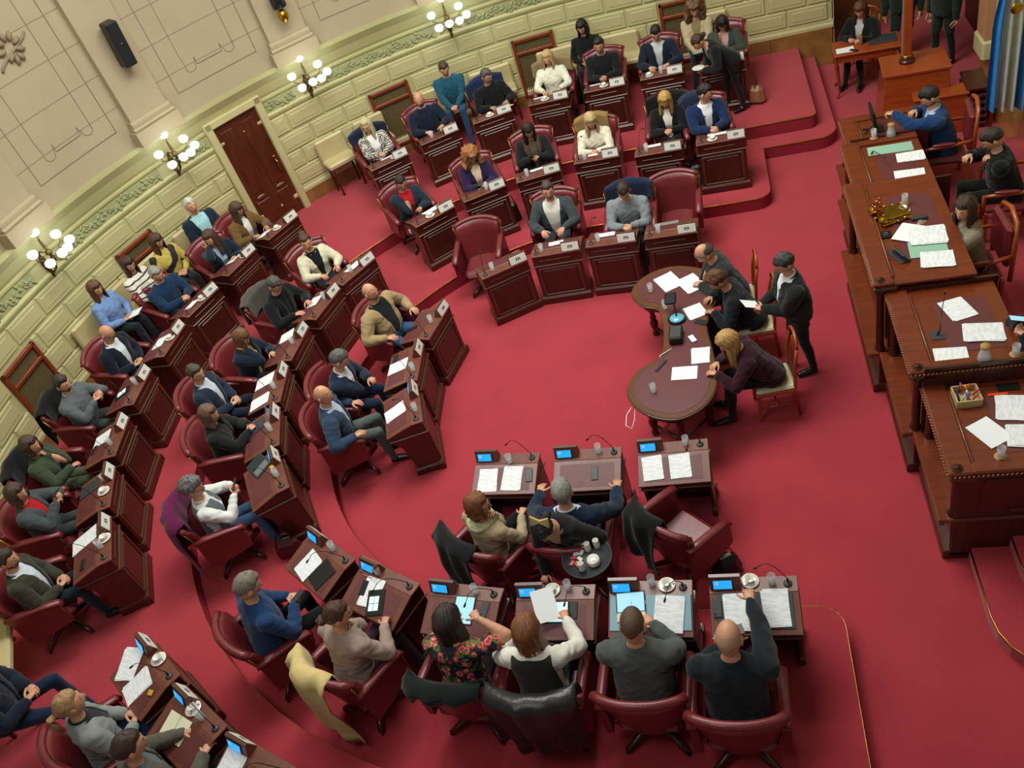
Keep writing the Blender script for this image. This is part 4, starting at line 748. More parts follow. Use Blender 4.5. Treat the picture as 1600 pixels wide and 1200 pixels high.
for it in ITEMS:
    k, kd, lx, ly = it[:4]; rest = it[4:]
    if kd == 'G': T = DT[k] @ Vector((lx, min(ly, .12), DH)); put('G', gl0, T, 0, 'glass of water, desk of ' + who(k)); continue
    if kd == 'S': T = DT[k] @ Vector((lx, min(ly, .09), DH)); put('S', cu0, T, random.uniform(0, 6), 'white teacup, desk of ' + who(k)); continue
    nm, ph, cat = COLN[kd]; rot = rad(rest[0]) if rest else 0
    w, h = (rest[1], rest[2]) if len(rest) > 2 else (.2, .27)
    pcount[(k, kd)] = pcount.get((k, kd), 0) + 1
    tot = sum(1 for q in ITEMS if q[0] == k and q[1] == kd)
    onshelf = ly < D1 - .02 and kd in 'NYHE'
    zz = stackz.get(k, 0.0)
    if kd in 'KDL': stackz[k] = zz + (.008 if kd != 'L' else .018)
    lift = zz + (.003 if kd in 'PTOH' and zz else 0) + .0035
    ly = max(ly, D1 + h / 2 - .03) if kd in 'PDTLOK' else ly
    T = DT[k] @ Tr(lx, ly, slope_z(ly) + lift) @ (Matrix() if onshelf else Rx(-SL)) @ Rz(rot)
    if onshelf is False and kd in 'HNEY': T = DT[k] @ Tr(lx, ly, slope_z(ly) + lift) @ Rx(-SL) @ Rz(rot)
    lab = ph + ((', ' + ('left' if lx > 0.02 else 'right')) if tot > 1 else '') + ', desk of ' + who(k)
    if kd == 'P': o = sheet(w, h, PRINTED, 3).obj(nm)
    elif kd == 'F': o = sheet(w, h, mat('plastic_sleeve', '8c928c', .25), 2).obj(nm)
    elif kd == 'K':
        m = MB(); col = mat('folder_blue', '7ea6b4', .6) if k == 'V5' else DARKG; m.box((0, 0, .003), (w, h, .006), col, None, .002); o = m.obj(nm)
    elif kd == 'D': m = MB(); m.box((0, 0, .004), (w, h, .008), DARKG if k != 'V1' else BLACK, None, .002); o = m.obj(nm)
    elif kd == 'T':
        m = MB(); m.box((0, 0, .004), (w, h, .008), BLACK, None, .003); o = m.obj(nm)
        s = MB(); s.box((0, 0, .0085), (w - .02, h - .02, .001), LCD if k == 'V4' else (LCDB if k in ('V5', 'V3') else BLACK))
        if k in ('V2', 'W5'):
            for a in (-1, 1):
                for b in (-1, 1): s.box((a * .028 + .015, b * .036 + .01, .0095), (.05, .066, .001), LCD)
        s.obj('screen', o)
    elif kd == 'H':
        m = MB(); m.box((0, 0, .004), (.072, .15, .008), DARKG if k in ('V6', 'C2', 'V3') else BLACK, None, .003); o = m.obj(nm)
        s = MB(); s.box((.018, .05, .0085), (.024, .024, .002), BLACK, None, .001); s.obj('camera_bump', o)
    elif kd == 'O':
        m = MB(); m.box((0, 0, .004), (w, h, .008), mat('cream_page', 'd8d8b8' if k == 'V5' else 'd8dcd8', .8), None, .002); o = m.obj(nm)
        s = MB(); s.box((0, 0, .0085), (.004, h, .001), DARKG); s.obj('spine', o)
    elif kd == 'L':
        m = MB(); m.box((0, .0, .008), (w, h, .016), DARKG, None, .004); o = m.obj(nm)
        s = MB(); s.box((.07, 0, .0175), (.15, h - .03, .002), mat('laptop_cloth', '20302c', .9)); s.box((-.09, .0, .0175), (.11, h - .04, .002), mat('laptop_grey', '6a7070', .5)); s.obj('sleeve_flap', o)
    elif kd == 'B':
        m = MB(); m.lathe([(.026, 0), (.03, .01), (.03, .12), (.014, .16), (.013, .17)], GLASS, (0, 0, 0), 12); o = m.obj(nm)
        s = MB(); s.lathe([(.015, .168), (.015, .185)], mat('cap_blue', '2050b0', .4), (0, 0, 0), 10); s.obj('cap', o); T = DT[k] @ Tr(lx, .1, DH + .002)
    elif kd == 'Y': m = MB(); m.box((0, 0, .006), (.06, .05, .012), mat('wrapper_yellow', 'c8a018', .4), Rz(.4), .004); o = m.obj(nm)
    elif kd == 'N': m = MB(); m.tube([(-.06, 0, .006), (.06, 0, .006)], .005, mat('pink_pen', 'd08090', .5), 6); o = m.obj(nm)
    else: m = MB(); m.tube([(-.06, 0, .005), (.06, 0, .005)], .004, mat('pencil', 'c89860', .5), 6); o = m.obj(nm)
    o.matrix_world = T; o['label'] = lab; o['category'] = cat

# ---------------- cream wall benches ----------------
def bench(q, w, lab, ro_=0):
    T = WT(q, RW - .05 - ro_, Z2); e = empty('padded_bench', (0, 0, 0), 0, lab, 'bench', 'cream padded benches along the wall')
    s = MB(); s.box((0, .25, .58), (w, .40, .1), CREAM, T, .025); s.obj('seat', e)
    b = MB(); b.box((0, .06, .80), (w, .08, .40), CREAM, T, .03); b.obj('backrest', e)
    for x in (-w/2 + .06, w/2 - .06):
        for y in (.1, .4): l = MB(); l.box((x, y, .27), (.035, .035, .54), WOOD, T, 0, .8); l.obj('leg', e)
for q, w, lab in ((-5.42, .58, 'cream padded bench right of the dark wooden door'), (-4.6, .6, 'cream padded bench behind the blonde woman in checked jacket'), (-3.2, .85, 'cream padded bench under the man in teal jumper'), (-2.12, .8, 'cream padded bench left of the woman in white knit'),
                  (-.85, .7, 'cream padded bench under the woman with long black hair'), (.15, 1.1, 'cream padded bench left of the man in navy cardigan'), (1.9, .7, 'cream padded bench under the curly haired woman'),
                  (-8.5, .7, 'cream padded bench under the white haired man'), (-9.5, .7, 'cream padded bench under the woman in yellow stripes'), (-10.3, .7, 'cream padded bench under the woman in thin stripes'), (-11.0, .6, 'cream padded bench under the woman in light blue'),
                  (-17.0, 1.5, 'cream padded bench at the lower left picture edge')):
    bench(q, w, lab, .35 if q < -15 else 0)

# ---------------- stenographers' table ----------------
def smooth_closed(pts, n=6):
    N = len(pts); out = []
    for i in range(N):
        p = [Vector(pts[(i + k) % N]) for k in (-1, 0, 1, 2)]
        for j in range(n):
            t = j / n; out.append(tuple(.5 * ((2 * p[1]) + (-p[0] + p[2]) * t + (2*p[0] - 5*p[1] + 4*p[2] - p[3]) * t*t + (-p[0] + 3*p[1] - 3*p[2] + p[3]) * t**3)))
    return out
ol = [(-1.38, .86), (-1.27, .56), (-1.04, .42), (-.98, .05), (-.99, -.35), (-1.08, -.5), (-1.3, -.68), (-1.38, -1.0), (-1.2, -1.32), (-.86, -1.46), (-.56, -1.3), (-.43, -1.0), (-.43, -.72), (-.46, -.4), (-.5, .0), (-.42, .35), (-.34, .55), (-.36, .9), (-.55, 1.14), (-.9, 1.26), (-1.22, 1.14)]
sm = smooth_closed(ol, 5); cx = sum(p[0] for p in sm) / len(sm)
def inset(pts, d):
    out = []; N = len(pts)
    for i in range(N):
        a = Vector(pts[i-1]); b = Vector(pts[(i+1) % N]); t = (b - a).normalized(); n = Vector((-t.y, t.x)); out.append(tuple(Vector(pts[i]) + n * d))
    return out
area_s = sum(sm[i-1][0] * sm[i][1] - sm[i][0] * sm[i-1][1] for i in range(len(sm))); sg = 1 if area_s > 0 else -1
e = empty('stenographers_table', (0, 0, 0), 0, 'waisted dark wooden table with two oval ends in the well', 'table')
TZ = .76
t = MB(); t.prism(sm, TZ - .03, TZ, mat('table_border', '5a3418', .3, nscale=5, namt=.2, coat=.3)); t.obj('tabletop', e)
t = MB(); t.prism(inset(sm, .07 * sg), TZ, TZ + .003, mat('table_leather', '5c2a2e', .4, nscale=6, namt=.12)); t.obj('leather_inlay', e)
t = MB(); t.tube([(x, y, TZ - .022) for x, y in inset(sm, -.004 * sg)], .016, WOODM, 6, closed=True); t.obj('carved_rim', e)
t = MB(); t.prism(inset(sm, .05 * sg), TZ - .13, TZ - .03, WOOD); t.obj('apron', e)
lp = [(-1.2, .86), (-.78, 1.0), (-.5, .72), (-.86, .3), (-.84, -.3), (-1.2, -.93), (-.86, -1.25), (-.56, -.88)]
prof = [(.03, 0), (.045, .02), (.04, .06), (.025, .08), (.05, .16), (.055, .22), (.03, .27), (.045, .3), (.028, .34), (.05, .45), (.055, .54), (.03, .58), (.045, .6), (.045, .64)]
for p in lp: l = MB(); l.lathe(prof, WOOD, (p[0], p[1], 0), 12); l.obj('leg', e)
t = MB()
for a, b in ((0, 3), (3, 4), (4, 5), (1, 2), (2, 3), (6, 7), (4, 7), (5, 6)): t.tube([(lp[a][0], lp[a][1], .15), ((lp[a][0]+lp[b][0])/2, (lp[a][1]+lp[b][1])/2, .17), (lp[b][0], lp[b][1], .15)], .02, WOOD, 7)
t.obj('stretcher', e)
def thing(mb, name, lab, cat, T=None, grp=None):
    o = mb.obj(name); o['label'] = lab; o['category'] = cat
    if T is not None: o.matrix_world = T
    if grp: o['group'] = grp
    return o
zt = TZ + .0045
for (x, y, r, w, h, lab) in ((-.93, .93, .5, .25, .33, 'left page of the open white binder on the stenographers table'), (-.66, .84, .5, .25, .33, 'right page of the open white binder on the stenographers table'), (-.62, .28, .35, .22, .24, 'loose white sheets before the woman in black jacket'),
                            (-.58, -.52, .0, .2, .26, 'white sheet under the hand of the woman in burgundy jumper'), (-.76, -.78, 1.5, .21, .28, 'larger white page left of the woman in burgundy jumper')):
    thing(sheet(w, h, PRINTED, 2), 'printed_sheets', lab, 'paper', Tr(x, y, zt) @ Rz(r))
for (x, y, lab) in ((-1.15, .8, 'glass of water at the far end of the stenographers table'), (-.97, .42, 'glass of water behind the lamp of the stenographers table'), (-1.1, -1.02, 'glass of water at the near end of the stenographers table')):
    g = dup(gl0, (x, y, TZ + .003), 0, lab); g['group'] = 'glasses on the stenographers table'
e = empty('desk_lamp', (0, 0, 0), 0, 'black banker lamp with glowing pale blue base on the table', 'lamp')
m = MB(); m.lathe([(.1, 0), (.11, .012), (.07, .03)], BLACK, (-.83, .17, zt), 16); m.ell((-.83, .17, zt + .02), (.09, .09, .03), mat('blue_glow', '5898a8', .2, emit='60b8d0', estr=.35)); m.obj('base', e)
m = MB(); m.tube([(-.83, .17, zt + .04), (-.84, .22, zt + .18), (-.86, .33, zt + .2)], .01, BLACK, 6); m.obj('arm', e)
m = MB(); m.box((-.88, .33, zt + .2), (.14, .2, .05), BLACK, None, .015); m.obj('shade', e)
m = MB(); m.box((0, 0, .05), (.15, .24, .1), BLACK, None, .01); m.box((0, 0, .102), (.12, .2, .004), DARKG, None, .001); thing(m, 'steno_machine', 'black box shaped machine on the waist of the table', 'machine', Tr(-.84, -.17, zt) @ Rz(-.05))
m = MB(); m.box((0, 0, .004), (.08, .16, .008), BLACK, None, .003); thing(m, 'mobile_phone', 'black phone lying between the two stenographers', 'phone', Tr(-.55, .06, zt) @ Rz(1.1))
m = MB(); m.box((0, 0, .004), (.07, .13, .008), BLACK, None, .003); m.box((0, 0, .009), (.06, .12, .001), LCD); thing(m, 'mobile_phone', 'phone with a glowing white screen by the hand of the woman in burgundy', 'phone', Tr(-.66, -.22, zt) @ Rz(.4))
m = MB(); m.box((0, 0, .005), (.035, .2, .01), mat('purple_case', '201838', .4), None, .003); thing(m, 'pencil_case', 'slim dark purple case at the near end of the table', 'case', Tr(-1.02, -.62, zt) @ Rz(-.6))
m = MB(); m.tube([(-.9, -.35, zt + .004), (-1.03, -.45, TZ + .01), (-1.05, -.5, TZ - .05), (-1.15, -.58, TZ - .1)], .005, PAPER, 6)
m.tube([(-1.36, -1.13, .66), (-1.42, -1.2, .62), (-1.44, -1.28, .54), (-1.38, -1.3, .5), (-1.34, -1.22, .56), (-1.33, -1.12, .62)], .006, PAPER, 6); thing(m, 'cable', 'white cable looping over the near end of the table', 'cable')
def wood_chair():
    e = empty('wooden_chair', (0, 0, 0), 0, '', 'chair', 'arched back wooden chairs')
    s = MB(); s.box((0, 0, .44), (.42, .42, .05), mat('cream_seat', 'b8b090', .7), None, .02); s.obj('seat', e)
    s = MB(); s.box((0, 0, .4), (.44, .44, .05), WOODO, None, .008); s.obj('seat_frame', e)
    for sx in (-1, 1):
        l = MB(); l.box((sx * .19, .19, .2), (.035, .035, .4), WOODO, None, .005); l.obj('leg', e)
        l = MB(); l.tube([(sx * .19, -.24, 0), (sx * .19, -.2, .4), (sx * .19, -.22, .75), (sx * .17, -.25, .95)], [(.018, .02)] * 4, WOODO, 6); l.obj('leg', e)
    b = MB(); b.tube([(.17 * math.cos(rad(t)), -.25 - .01 * math.sin(rad(t)), .95 + .12 * math.sin(rad(t))) for t in range(0, 181, 20)], .018, WOODO, 7)
    for x in (-.09, -.03, .03, .09): b.tube([(x, -.215, .46), (x * 1.1, -.235, .8), (x * .9, -.255, 1.03 - abs(x))], .008, WOODO, 6)
    b.obj('backrest', e)
    r = MB()
    for sx in (-1, 1): r.tube([(sx * .19, .19, .2), (sx * .19, -.22, .2)], .011, WOODO, 6)
    r.tube([(-.19, 0, .2), (.19, 0, .2)], .011, WOODO, 6); r.obj('stretcher', e); return e
wc0 = wood_chair(); first = True
for k, lab in (('tb1', 'arched wooden chair of the balding man in dark grey coat'), ('tb2', 'arched wooden chair of the woman with short brown hair'), ('tb3', 'arched wooden chair of the woman in burgundy jumper'), ('cr1', 'arched orange wood chair behind the small side table')):
    p = PPOS[k]; yaw = rad({'tb1': 92, 'tb2': 94, 'tb3': 97, 'cr1': 155}[k]); dx, dy = -math.sin(yaw), math.cos(yaw)
    c = wc0 if first else dup(wc0, (0, 0, 0), 0); first = False
    c.location = (p[3] - dx * .02, p[4] - dy * .02, 0); c.rotation_euler = (0, 0, yaw); c['label'] = lab

# ---------------- rostrum ----------------
ro = empty('rostrum', (0, 0, 0), 0, 'long stepped mahogany rostrum with columns along the right side', 'rostrum')
ROPE = mat('rope_moulding', '7a4a30', .3, nscale=30, namt=.3, coat=.3)
def rope(mb, p0, p1):
    p0, p1 = Vector(p0), Vector(p1); n = int((p1 - p0).length / .035); d = (p1 - p0).normalized()
    for i in range(n):
        c = p0.lerp(p1, (i + .5) / n); q = Matrix.Rotation(.6, 3, 'Z') @ Matrix.Rotation(math.atan2(d.y, d.x), 3, 'Z'); mb.ell(c, (.021, .010, .012), ROPE, None, 6, 4, q)
units = [  # y0, y1, x front, depth, top z, rim side
    ('S5', -2.86, -1.80, 1.46, 1.2, 1.19, -1), ('S4', -1.80, -.60, 1.36, .95, 1.38, -1), ('S3', -.62, 1.30, 1.24, .92, 1.50, 0), ('S2', 1.28, 2.44, 1.36, .85, 1.38, 1), ('S1', 2.44, 3.32, 1.46, .9, 1.25, 1)]
RU = {}
for nm, y0, y1, xf, dep, zt_, rs in units:
    w = y1 - y0; yc = (y0 + y1) / 2; RU[nm] = (y0, y1, xf, dep, zt_)
    m = MB(); m.box((xf + .10, yc, .05), (.24, w, .10), WOOD, None, .01); m.box((xf + .09, yc, .11), (.2, w - .01, .02), WOODM, None, .006)
    m.box((xf + .12, yc, .33), (.16, w - .02, .44), WOODP); m.obj('base', ro)
    m = MB(); m.box((xf + .07, yc, .57), (.30, w + .02, .05), WOODR, None, .012); m.box((xf - .055, yc, .545), (.05, w + .04, .03), WOODM, None, .01); m.obj('ledge', ro)
    m = MB(); m.box((xf + .17, yc, (zt_ + .6) / 2), (.1, w - .04, zt_ - .6 - .08), WOODP); m.obj('front_panel', ro)
    for q in (0, 1):
        pm = MB(); y = y0 + .28 + q * (w - .56) if w > 1 else yc + (q - .5) * .36
        pm.box((xf + .115, y, (zt_ + .56) / 2), (.02, min(.42, w * .36), zt_ - .86), WOOD, None, .01, .97); pm.obj('raised_panel', ro)
    for y in (y0 + .06, y1 - .06):
        c = MB(); c.lathe([(.055, .595), (.055, .61), (.042, .62), (.05, .635), (.04, .65), (.042, .7), (.038, zt_ - .2), (.045, zt_ - .16), (.055, zt_ - .12), (.055, zt_ - .09)], WOOD, (xf + .05, y, 0), 14); c.obj('column', ro)
    m = MB(); m.box((xf + .09, yc, zt_ - .065), (.22, w + .03, .05), WOODM, None, .012); m.obj('cornice', ro)
    m = MB(); m.box((xf + dep / 2, yc, zt_ - .025), (dep, w, .03), WOODR, None, .005); m.obj('desktop', ro)
    r = MB(); r.box((xf + .07, yc, zt_), (.2, w + .03, .045), WOODR, None, .014)
    rope(r, (xf - .035, y0, zt_ - .015), (xf - .035, y1, zt_ - .015)); r.tube([(xf + .172, y0 + .1, zt_ + .018), (xf + .172, y1 - .1, zt_ + .018)], .009, ROPE, 6)
    if rs: ys = y0 + .05 if rs < 0 else y1 - .05; r.box((xf + dep / 2 + .08, ys, zt_ + .002), (dep - .16, .13, .046), WOODR, None, .014); rope(r, (xf, ys - .072 * (1 if rs < 0 else -1) * 1, zt_ - .015), (xf + dep, ys - .072 * (1 if rs < 0 else -1), zt_ - .015))
    r.obj('rim', ro)
    b = MB(); b.lathe([(.05, zt_ + .022), (.05, zt_ + .03), (.02, zt_ + .036), (.03, zt_ + .042)], WOODM, (xf + .04, y0 + .05, 0), 10); b.obj('rosette', ro)
    l = MB(); l.box((xf + dep * .62, yc, zt_ - .0085), (dep * .5, w * .62, .003), DLEATH); l.obj('leather_inlay', ro)
for y in (-2.84, 3.3):
    m = MB(); m.box((2.05, y, .62), (1.1, .04, 1.12), WOODP); m.box((2.05, y - .025, .58), (1.2, .03, .04), WOODM, None, .01); m.box((2.1, y - .025, .68), (.34, .02, .03), WOODM); m.box((2.05, y - .024, .92), (.7, .02, .36), WOOD, None, .01, .97); m.obj('end_panel', ro)
for yb in (-1.80, -.60, 1.3, 2.44):
    m = MB(); m.box((1.9, yb, .95), (.9, .03, .95), WOODP); m.obj('divider', ro)
def onr(u, fx, fy): y0, y1, xf, dep, z = RU[u]; return Vector((xf + fx, fy, z - .007))
for u, fx, fy, r, w, h, lab, m_, n in (
    ('S5', .62, -2.15, 1.4, .3, .22, 'long printed pages at the back of the lowest rostrum desk', PRINTED, 3), ('S5', .38, -2.42, .5, .22, .30, 'blank white sheet at the near end of the rostrum', PAPER, 2), ('S5', .66, -2.50, 1.45, .24, .32, 'printed booklet with a pen at the near end of the rostrum', PRINTED, 4),
    ('S4', .55, -.98, .3, .22, .3, 'pair of printed sheets beside the rostrum microphone', PRINTED, 3), ('S4', .68, -1.36, 1.45, .24, .32, 'thick stack of printed pages with a yellow edge', PRINTED, 8), ('S4', .35, -1.62, 1.5, .21, .28, 'printed sheet under the glass jug on the rostrum', PRINTED, 1),
    ('S3', .62, .10, 1.5, .3, .34, 'spread of printed pages before the woman in taupe', PRINTED, 6), ('S3', .5, .16, 1.0, .3, .34, 'fanned papers beside the gilt inkstand', PAPER, 3), ('S3', .62, -.32, 1.4, .26, .3, 'printed sheet at the near corner of the central desk', PRINTED, 2),
    ('S3', .58, -.12, 1.5, .28, .36, 'pale green folder under the printed pages', mat('green_paper', '8cb8a0', .7), 1), ('S2', .5, 2.16, 1.5, .2, .5, 'open pale green booklet on the rostrum', mat('green_paper', '8cb8a0', .7), 2),
    ('S2', .68, 1.9, 1.5, .2, .3, 'printed page below the green booklet', PRINTED, 2), ('S2', .6, 1.52, 1.5, .2, .32, 'printed page beside the young man in black', PRINTED, 2)):
    p = onr(u, fx, fy); lift = {'spread': .006, 'printe': .004, 'fanned': .009}.get(lab[:6], .0)
    thing(sheet(w, h, m_, n), 'printed_sheets' if m_ is PRINTED else 'paper_sheets', lab, 'paper', Tr(p.x, p.y, p.z + .002 + lift) @ Rz(r))
p = onr('S3', .3, .55)
e = empty('gilt_inkstand', p, .3, 'ornate gilt inkstand with a copper coloured figure on the rostrum', 'inkstand')
m = MB(); m.box((.06, 0, .015), (.34, .32, .03), GOLD, None, .012); m.box((.08, 0, .04), (.26, .22, .03), GOLD, None, .012)
for a in range(12): m.ell((.06 + .17 * math.cos(a * .52), .16 * math.sin(a * .52), .03), (.03, .02, .018), GOLD, None, 6, 4)
m.obj('tray', e)
for y in (-.13, .1): m = MB(); m.lathe([(.03, .03), (.05, .05), (.055, .08), (.03, .11), (.012, .13), (.018, .15)], GOLD, (-.1, y, 0), 12); m.obj('inkwell', e)
m = MB(); m.ell((-.07, 0, .12), (.04, .05, .06), COPPER); m.ell((-.08, 0, .2), (.028, .04, .05), COPPER); m.ell((-.085, .0, .265), (.02, .02, .024), COPPER)
m.tube([(-.08, .035, .23), (-.12, .06, .19), (-.1, .07, .14)], .011, COPPER, 6); m.tube([(-.08, -.035, .23), (-.13, -.05, .2), (-.16, -.03, .22)], .011, COPPER, 6); m.tube([(-.07, .02, .1), (-.14, .05, .08), (-.12, .06, .03)], .015, COPPER, 6); m.obj('figurine', e)
m = MB(); m.box((0, 0, .06), (.16, .26, .012), DARKG, Ry(.9), .003); m.box((.04, 0, .005), (.12, .24, .01), DARKG, None, .003); p = onr('S3', .26, -.2); thing(m, 'tablet', 'black tablet leaning on its stand on the rostrum', 'tablet', Tr(*p) @ Rz(.4))
m = MB(); m.box((0, 0, .01), (.1, .12, .02), BLACK, None, .005)
for q in range(4): m.ell((.02 * (q % 2) - .01, .03 * (q // 2) - .015, .024), (.008, .008, .006), STEEL, None, 6, 4)
p = onr('S3', .24, .22); thing(m, 'control_pad', 'small black control box beside the inkstand', 'box', Tr(*p))
e = empty('monitor', onr('S1', .36, 2.92), 0, 'black monitor on an angled stand at the far end of the rostrum', 'monitor')
m = MB(); m.box((0, 0, .2), (.03, .34, .26), BLACK, Ry(-.15), .008); m.obj('display', e); m = MB(); m.box((.018, 0, .2), (.004, .3, .22), DARKG, Ry(-.15)); m.obj('screen', e)
m = MB(); m.tube([(0, 0, .12), (-.08, 0, .03), (-.14, .06, .006)], .01, BLACK, 6); m.tube([(-.08, 0, .03), (-.14, -.06, .006)], .01, BLACK, 6); m.box((.06, 0, .006), (.1, .16, .012), BLACK, None, .003); m.obj('stand', e)
CORK = mat('cork', 'b08448', .8)
def jug(loc, lab):
    e = empty('glass_jug', loc, 0, lab, 'jug', 'glass jugs with cork lids'); g = MB(); g.lathe([(.055, 0), (.06, .005), (.05, .05), (.035, .11), (.04, .13), (.038, .13), (.033, .11), (.047, .05), (.002, .008)], GLASS, (0, 0, 0), 16); g.obj('body', e)
    g = MB(); g.lathe([(.03, .12), (.042, .135), (.042, .155)], CORK, (0, 0, 0), 14); g.obj('cork_lid', e); g = MB(); g.lathe([(.045, .01), (.042, .06), (.002, .06)], WATER, (0, 0, 0), 12); g.obj('water', e)
jug((1.92, 2.42, 1.412), 'glass jug with cork lid beside the man in bright blue suit'); jug((1.95, -1.74, 1.412), 'glass jug with cork lid on the near side of the rostrum')
for (p, lab) in (((1.72, 2.42, 1.412), 'glass on a cork coaster left of the far jug'), ((2.2, -1.74, 1.412), 'glass on a cork coaster right of the near jug'), ((1.85, -2.72, 1.205), 'glass on a cork coaster at the lowest rostrum desk'), ((1.76, .75, 1.497), 'glass on a coaster behind the gilt inkstand')):
    m = MB(); m.lathe([(.05, 0), (.05, .01)], CORK, (0, 0, 0), 14); o = thing(m, 'coaster', lab.replace('glass on a ', 'round ').replace('coaster', 'coaster under the glass', 1), 'coaster', Tr(*p))
    g = dup(gl0, (p[0], p[1], p[2] + .012), 0, lab); g['group'] = 'glasses on the rostrum'
c = dup(cu0, (1.72, .62, 1.495), 1, 'white cup and saucer behind the gilt inkstand'); c['group'] = 'cups on the rostrum'
m = MB(); m.box((0, 0, .002), (.12, .12, .004), DARKG); m.tube([(0, 0, 0), (.02, 0, .07)], .009, BLACK, 6); m.tube([(.02, 0, .07), (.03, .02, .3), (.05, .05, .44)], .004, BLACK, 6); m.ell((.052, .053, .45), (.01, .01, .02), BLACK)
p = onr('S4', .3, -1.32); thing(m, 'gooseneck_microphone', 'tall gooseneck microphone standing on the near rostrum desk', 'microphone', Tr(*p))
m = MB(); m.tube([(0, 0, .01), (.02, 0, .05)], .01, BLACK, 6); m.tube([(.02, 0, .05), (.1, -.3, .12)], .005, BLACK, 6); m.ell((.1, -.31, .12), (.012, .02, .012), BLACK); p = onr('S2', .28, 2.1); thing(m, 'gooseneck_microphone', 'low gooseneck microphone beside the green booklet', 'microphone', Tr(*p))
m = MB(); m.box((0, 0, .02), (.16, .05, .04), DARKG, None, .01); m.tube([(-.08, 0, .03), (-.3, -.03, .08)], .006, BLACK, 6); p = onr('S3', .6, .42); thing(m, 'gooseneck_microphone', 'dark microphone lying beside the white cup on the rostrum', 'microphone', Tr(*p))
e = empty('pen_tray', onr('S5', .3, -2.0), .05, 'square pale wooden box filled with pens on the rostrum', 'box'); PALE = mat('pale_wood', 'b8a070', .6)
m = MB()
for d in ((0, .1, .2, .012), (0, -.1, .2, .012), (.1, 0, .012, .2), (-.1, 0, .012, .2)): m.box((d[0], d[1], .04), (d[2], d[3], .08), PALE)
m.box((0, 0, .008), (.2, .2, .012), PALE); m.obj('tray_box', e)
random.seed(5)
for i, c in enumerate(['c82030', 'd8c020', 'b82848', '8a9aa8', '202838', 'c02838', '9858a8', 'e0e0e0', 'c83848', '28406a']):
    m = MB(); x, y = random.uniform(-.07, .07), random.uniform(-.07, .07); m.tube([(x, y, .03), (x + random.uniform(-.04, .04), y + random.uniform(-.04, .04), .12)], .009, mat('pen_' + c, c, .5), 6); m.obj('pen', e)
m = MB(); m.box((0, 0, .006), (.16, .03, .012), mat('orange_pen', 'd84818', .4), None, .004); p = onr('S5', .56, -1.98); thing(m, 'highlighter', 'orange highlighter in front of the black phone', 'pen', Tr(*p))
m = MB(); m.box((0, 0, .006), (.18, .09, .012), BLACK, None, .004); p = onr('S5', .66, -1.9); thing(m, 'mobile_phone', 'black phone on the lowest rostrum desk', 'phone', Tr(*p))
def office_chair(x, y, rz, lab):
    e = empty('wooden_armchair', (x, y, .45), rz, lab, 'chair', 'wood and leather armchairs behind the rostrum')
    s = MB(); s.box((0, 0, .43), (.52, .5, .1), LEATH, None, .04); s.obj('seat', e)
    b = MB(); b.box((0, -.28, .78), (.5, .08, .5), LEATH, Tr(0, 0, 0), .035); b.obj('backrest', e)
    f = MB(); f.tube([(-.29, -.3, .4), (-.29, -.31, .8), (-.2, -.33, 1.06), (0, -.34, 1.12), (.2, -.33, 1.06), (.29, -.31, .8), (.29, -.3, .4)], .026, WOODO, 8); f.obj('back_frame', e)
    for q in (-1, 1):
        a = MB(); a.tube([(q * .29, -.3, .72), (q * .32, -.1, .7), (q * .32, .15, .68), (q * .3, .26, .66), (q * .3, .26, .42)], [.02, .024, .026, .026, .02], WOODO, 8); a.obj('arm', e)
        a = MB(); a.ell((q * .32, .03, .72), (.035, .15, .022), LEATH); a.obj('arm_pad', e)
        for yy in (-.24, .22): l = MB(); l.box((q * .25, yy, .2), (.045, .045, .4), WOODO, None, .008); l.obj('leg', e)
for k, lab in (('ro1', 'leather armchair of the man in bright blue suit'), ('ro2', 'leather armchair of the young man in black'), ('ro3', 'leather armchair of the woman in taupe jumper'), ('ro4', 'leather armchair at the right picture edge')):
    p = PPOS[k]; office_chair(p[3], p[4], p[6], lab)
# lectern with tall pole, side table, flag
e = empty('pole_pedestal', (2.75, 5.25, 0), rad(-4), 'stepped orange wood pedestal holding a tall square pole', 'pedestal')
m = MB(); m.box((0, 0, .45), (1.0, .75, .9), WOODO, None, .01, .86); m.box((0, 0, .93), (.92, .68, .05), WOODO, None, .012); m.obj('body', e)
m = MB(); m.box((.3, -.42, .3), (.7, .3, .6), WOODO, None, .01); m.box((.3, -.42, .61), (.74, .34, .04), WOODO, None, .01); m.obj('lower_step', e)
m = MB()
for i in range(6): m.box((.78, -.25, .08 + .11 * i), (.3, .6, .05), WOOD, None, .01)
m.obj('stair_treads', e)
m = MB(); m.lathe([(.11, .955), (.11, .99), (.085, 1.0), (.085, 1.03), (.09, 1.05)], WOOD, (-.1, .02, 0), 16); m.lathe([(.075, 1.05), (.085, 1.06), (.075, 1.075)], BRASS, (-.1, .02, 0), 16); m.obj('collar', e)
m = MB(); m.box((-.1, .02, 2.3), (.11, .11, 2.5), WOODO, None, .01); m.box((-.165, .02, 2.3), (.015, .06, 2.5), mat('cable_cover', '8a8070', .6)); m.obj('pole', e)
e = empty('side_table', (2.30, 6.62, 0), rad(-4), 'small reddish wooden table with curved legs beside the platform', 'table')
m = MB(); m.box((0, 0, .74), (1.02, .56, .035), WOODO, None, .01); m.obj('tabletop', e)
m = MB(); m.box((0, 0, .66), (.92, .46, .12), WOODO); m.box((.18, -.232, .66), (.4, .012, .08), WOODO, None, .004); m.obj('apron', e)
for sx in (-1, 1):
    for sy in (-1, 1): m = MB(); m.tube([(sx * .44, sy * .21, .7), (sx * .47, sy * .24, .55), (sx * .44, sy * .22, .3), (sx * .43, sy * .21, .08), (sx * .47, sy * .24, .015)], [.035, .036, .022, .016, .025], WOODO, 8); m.obj('leg', e)
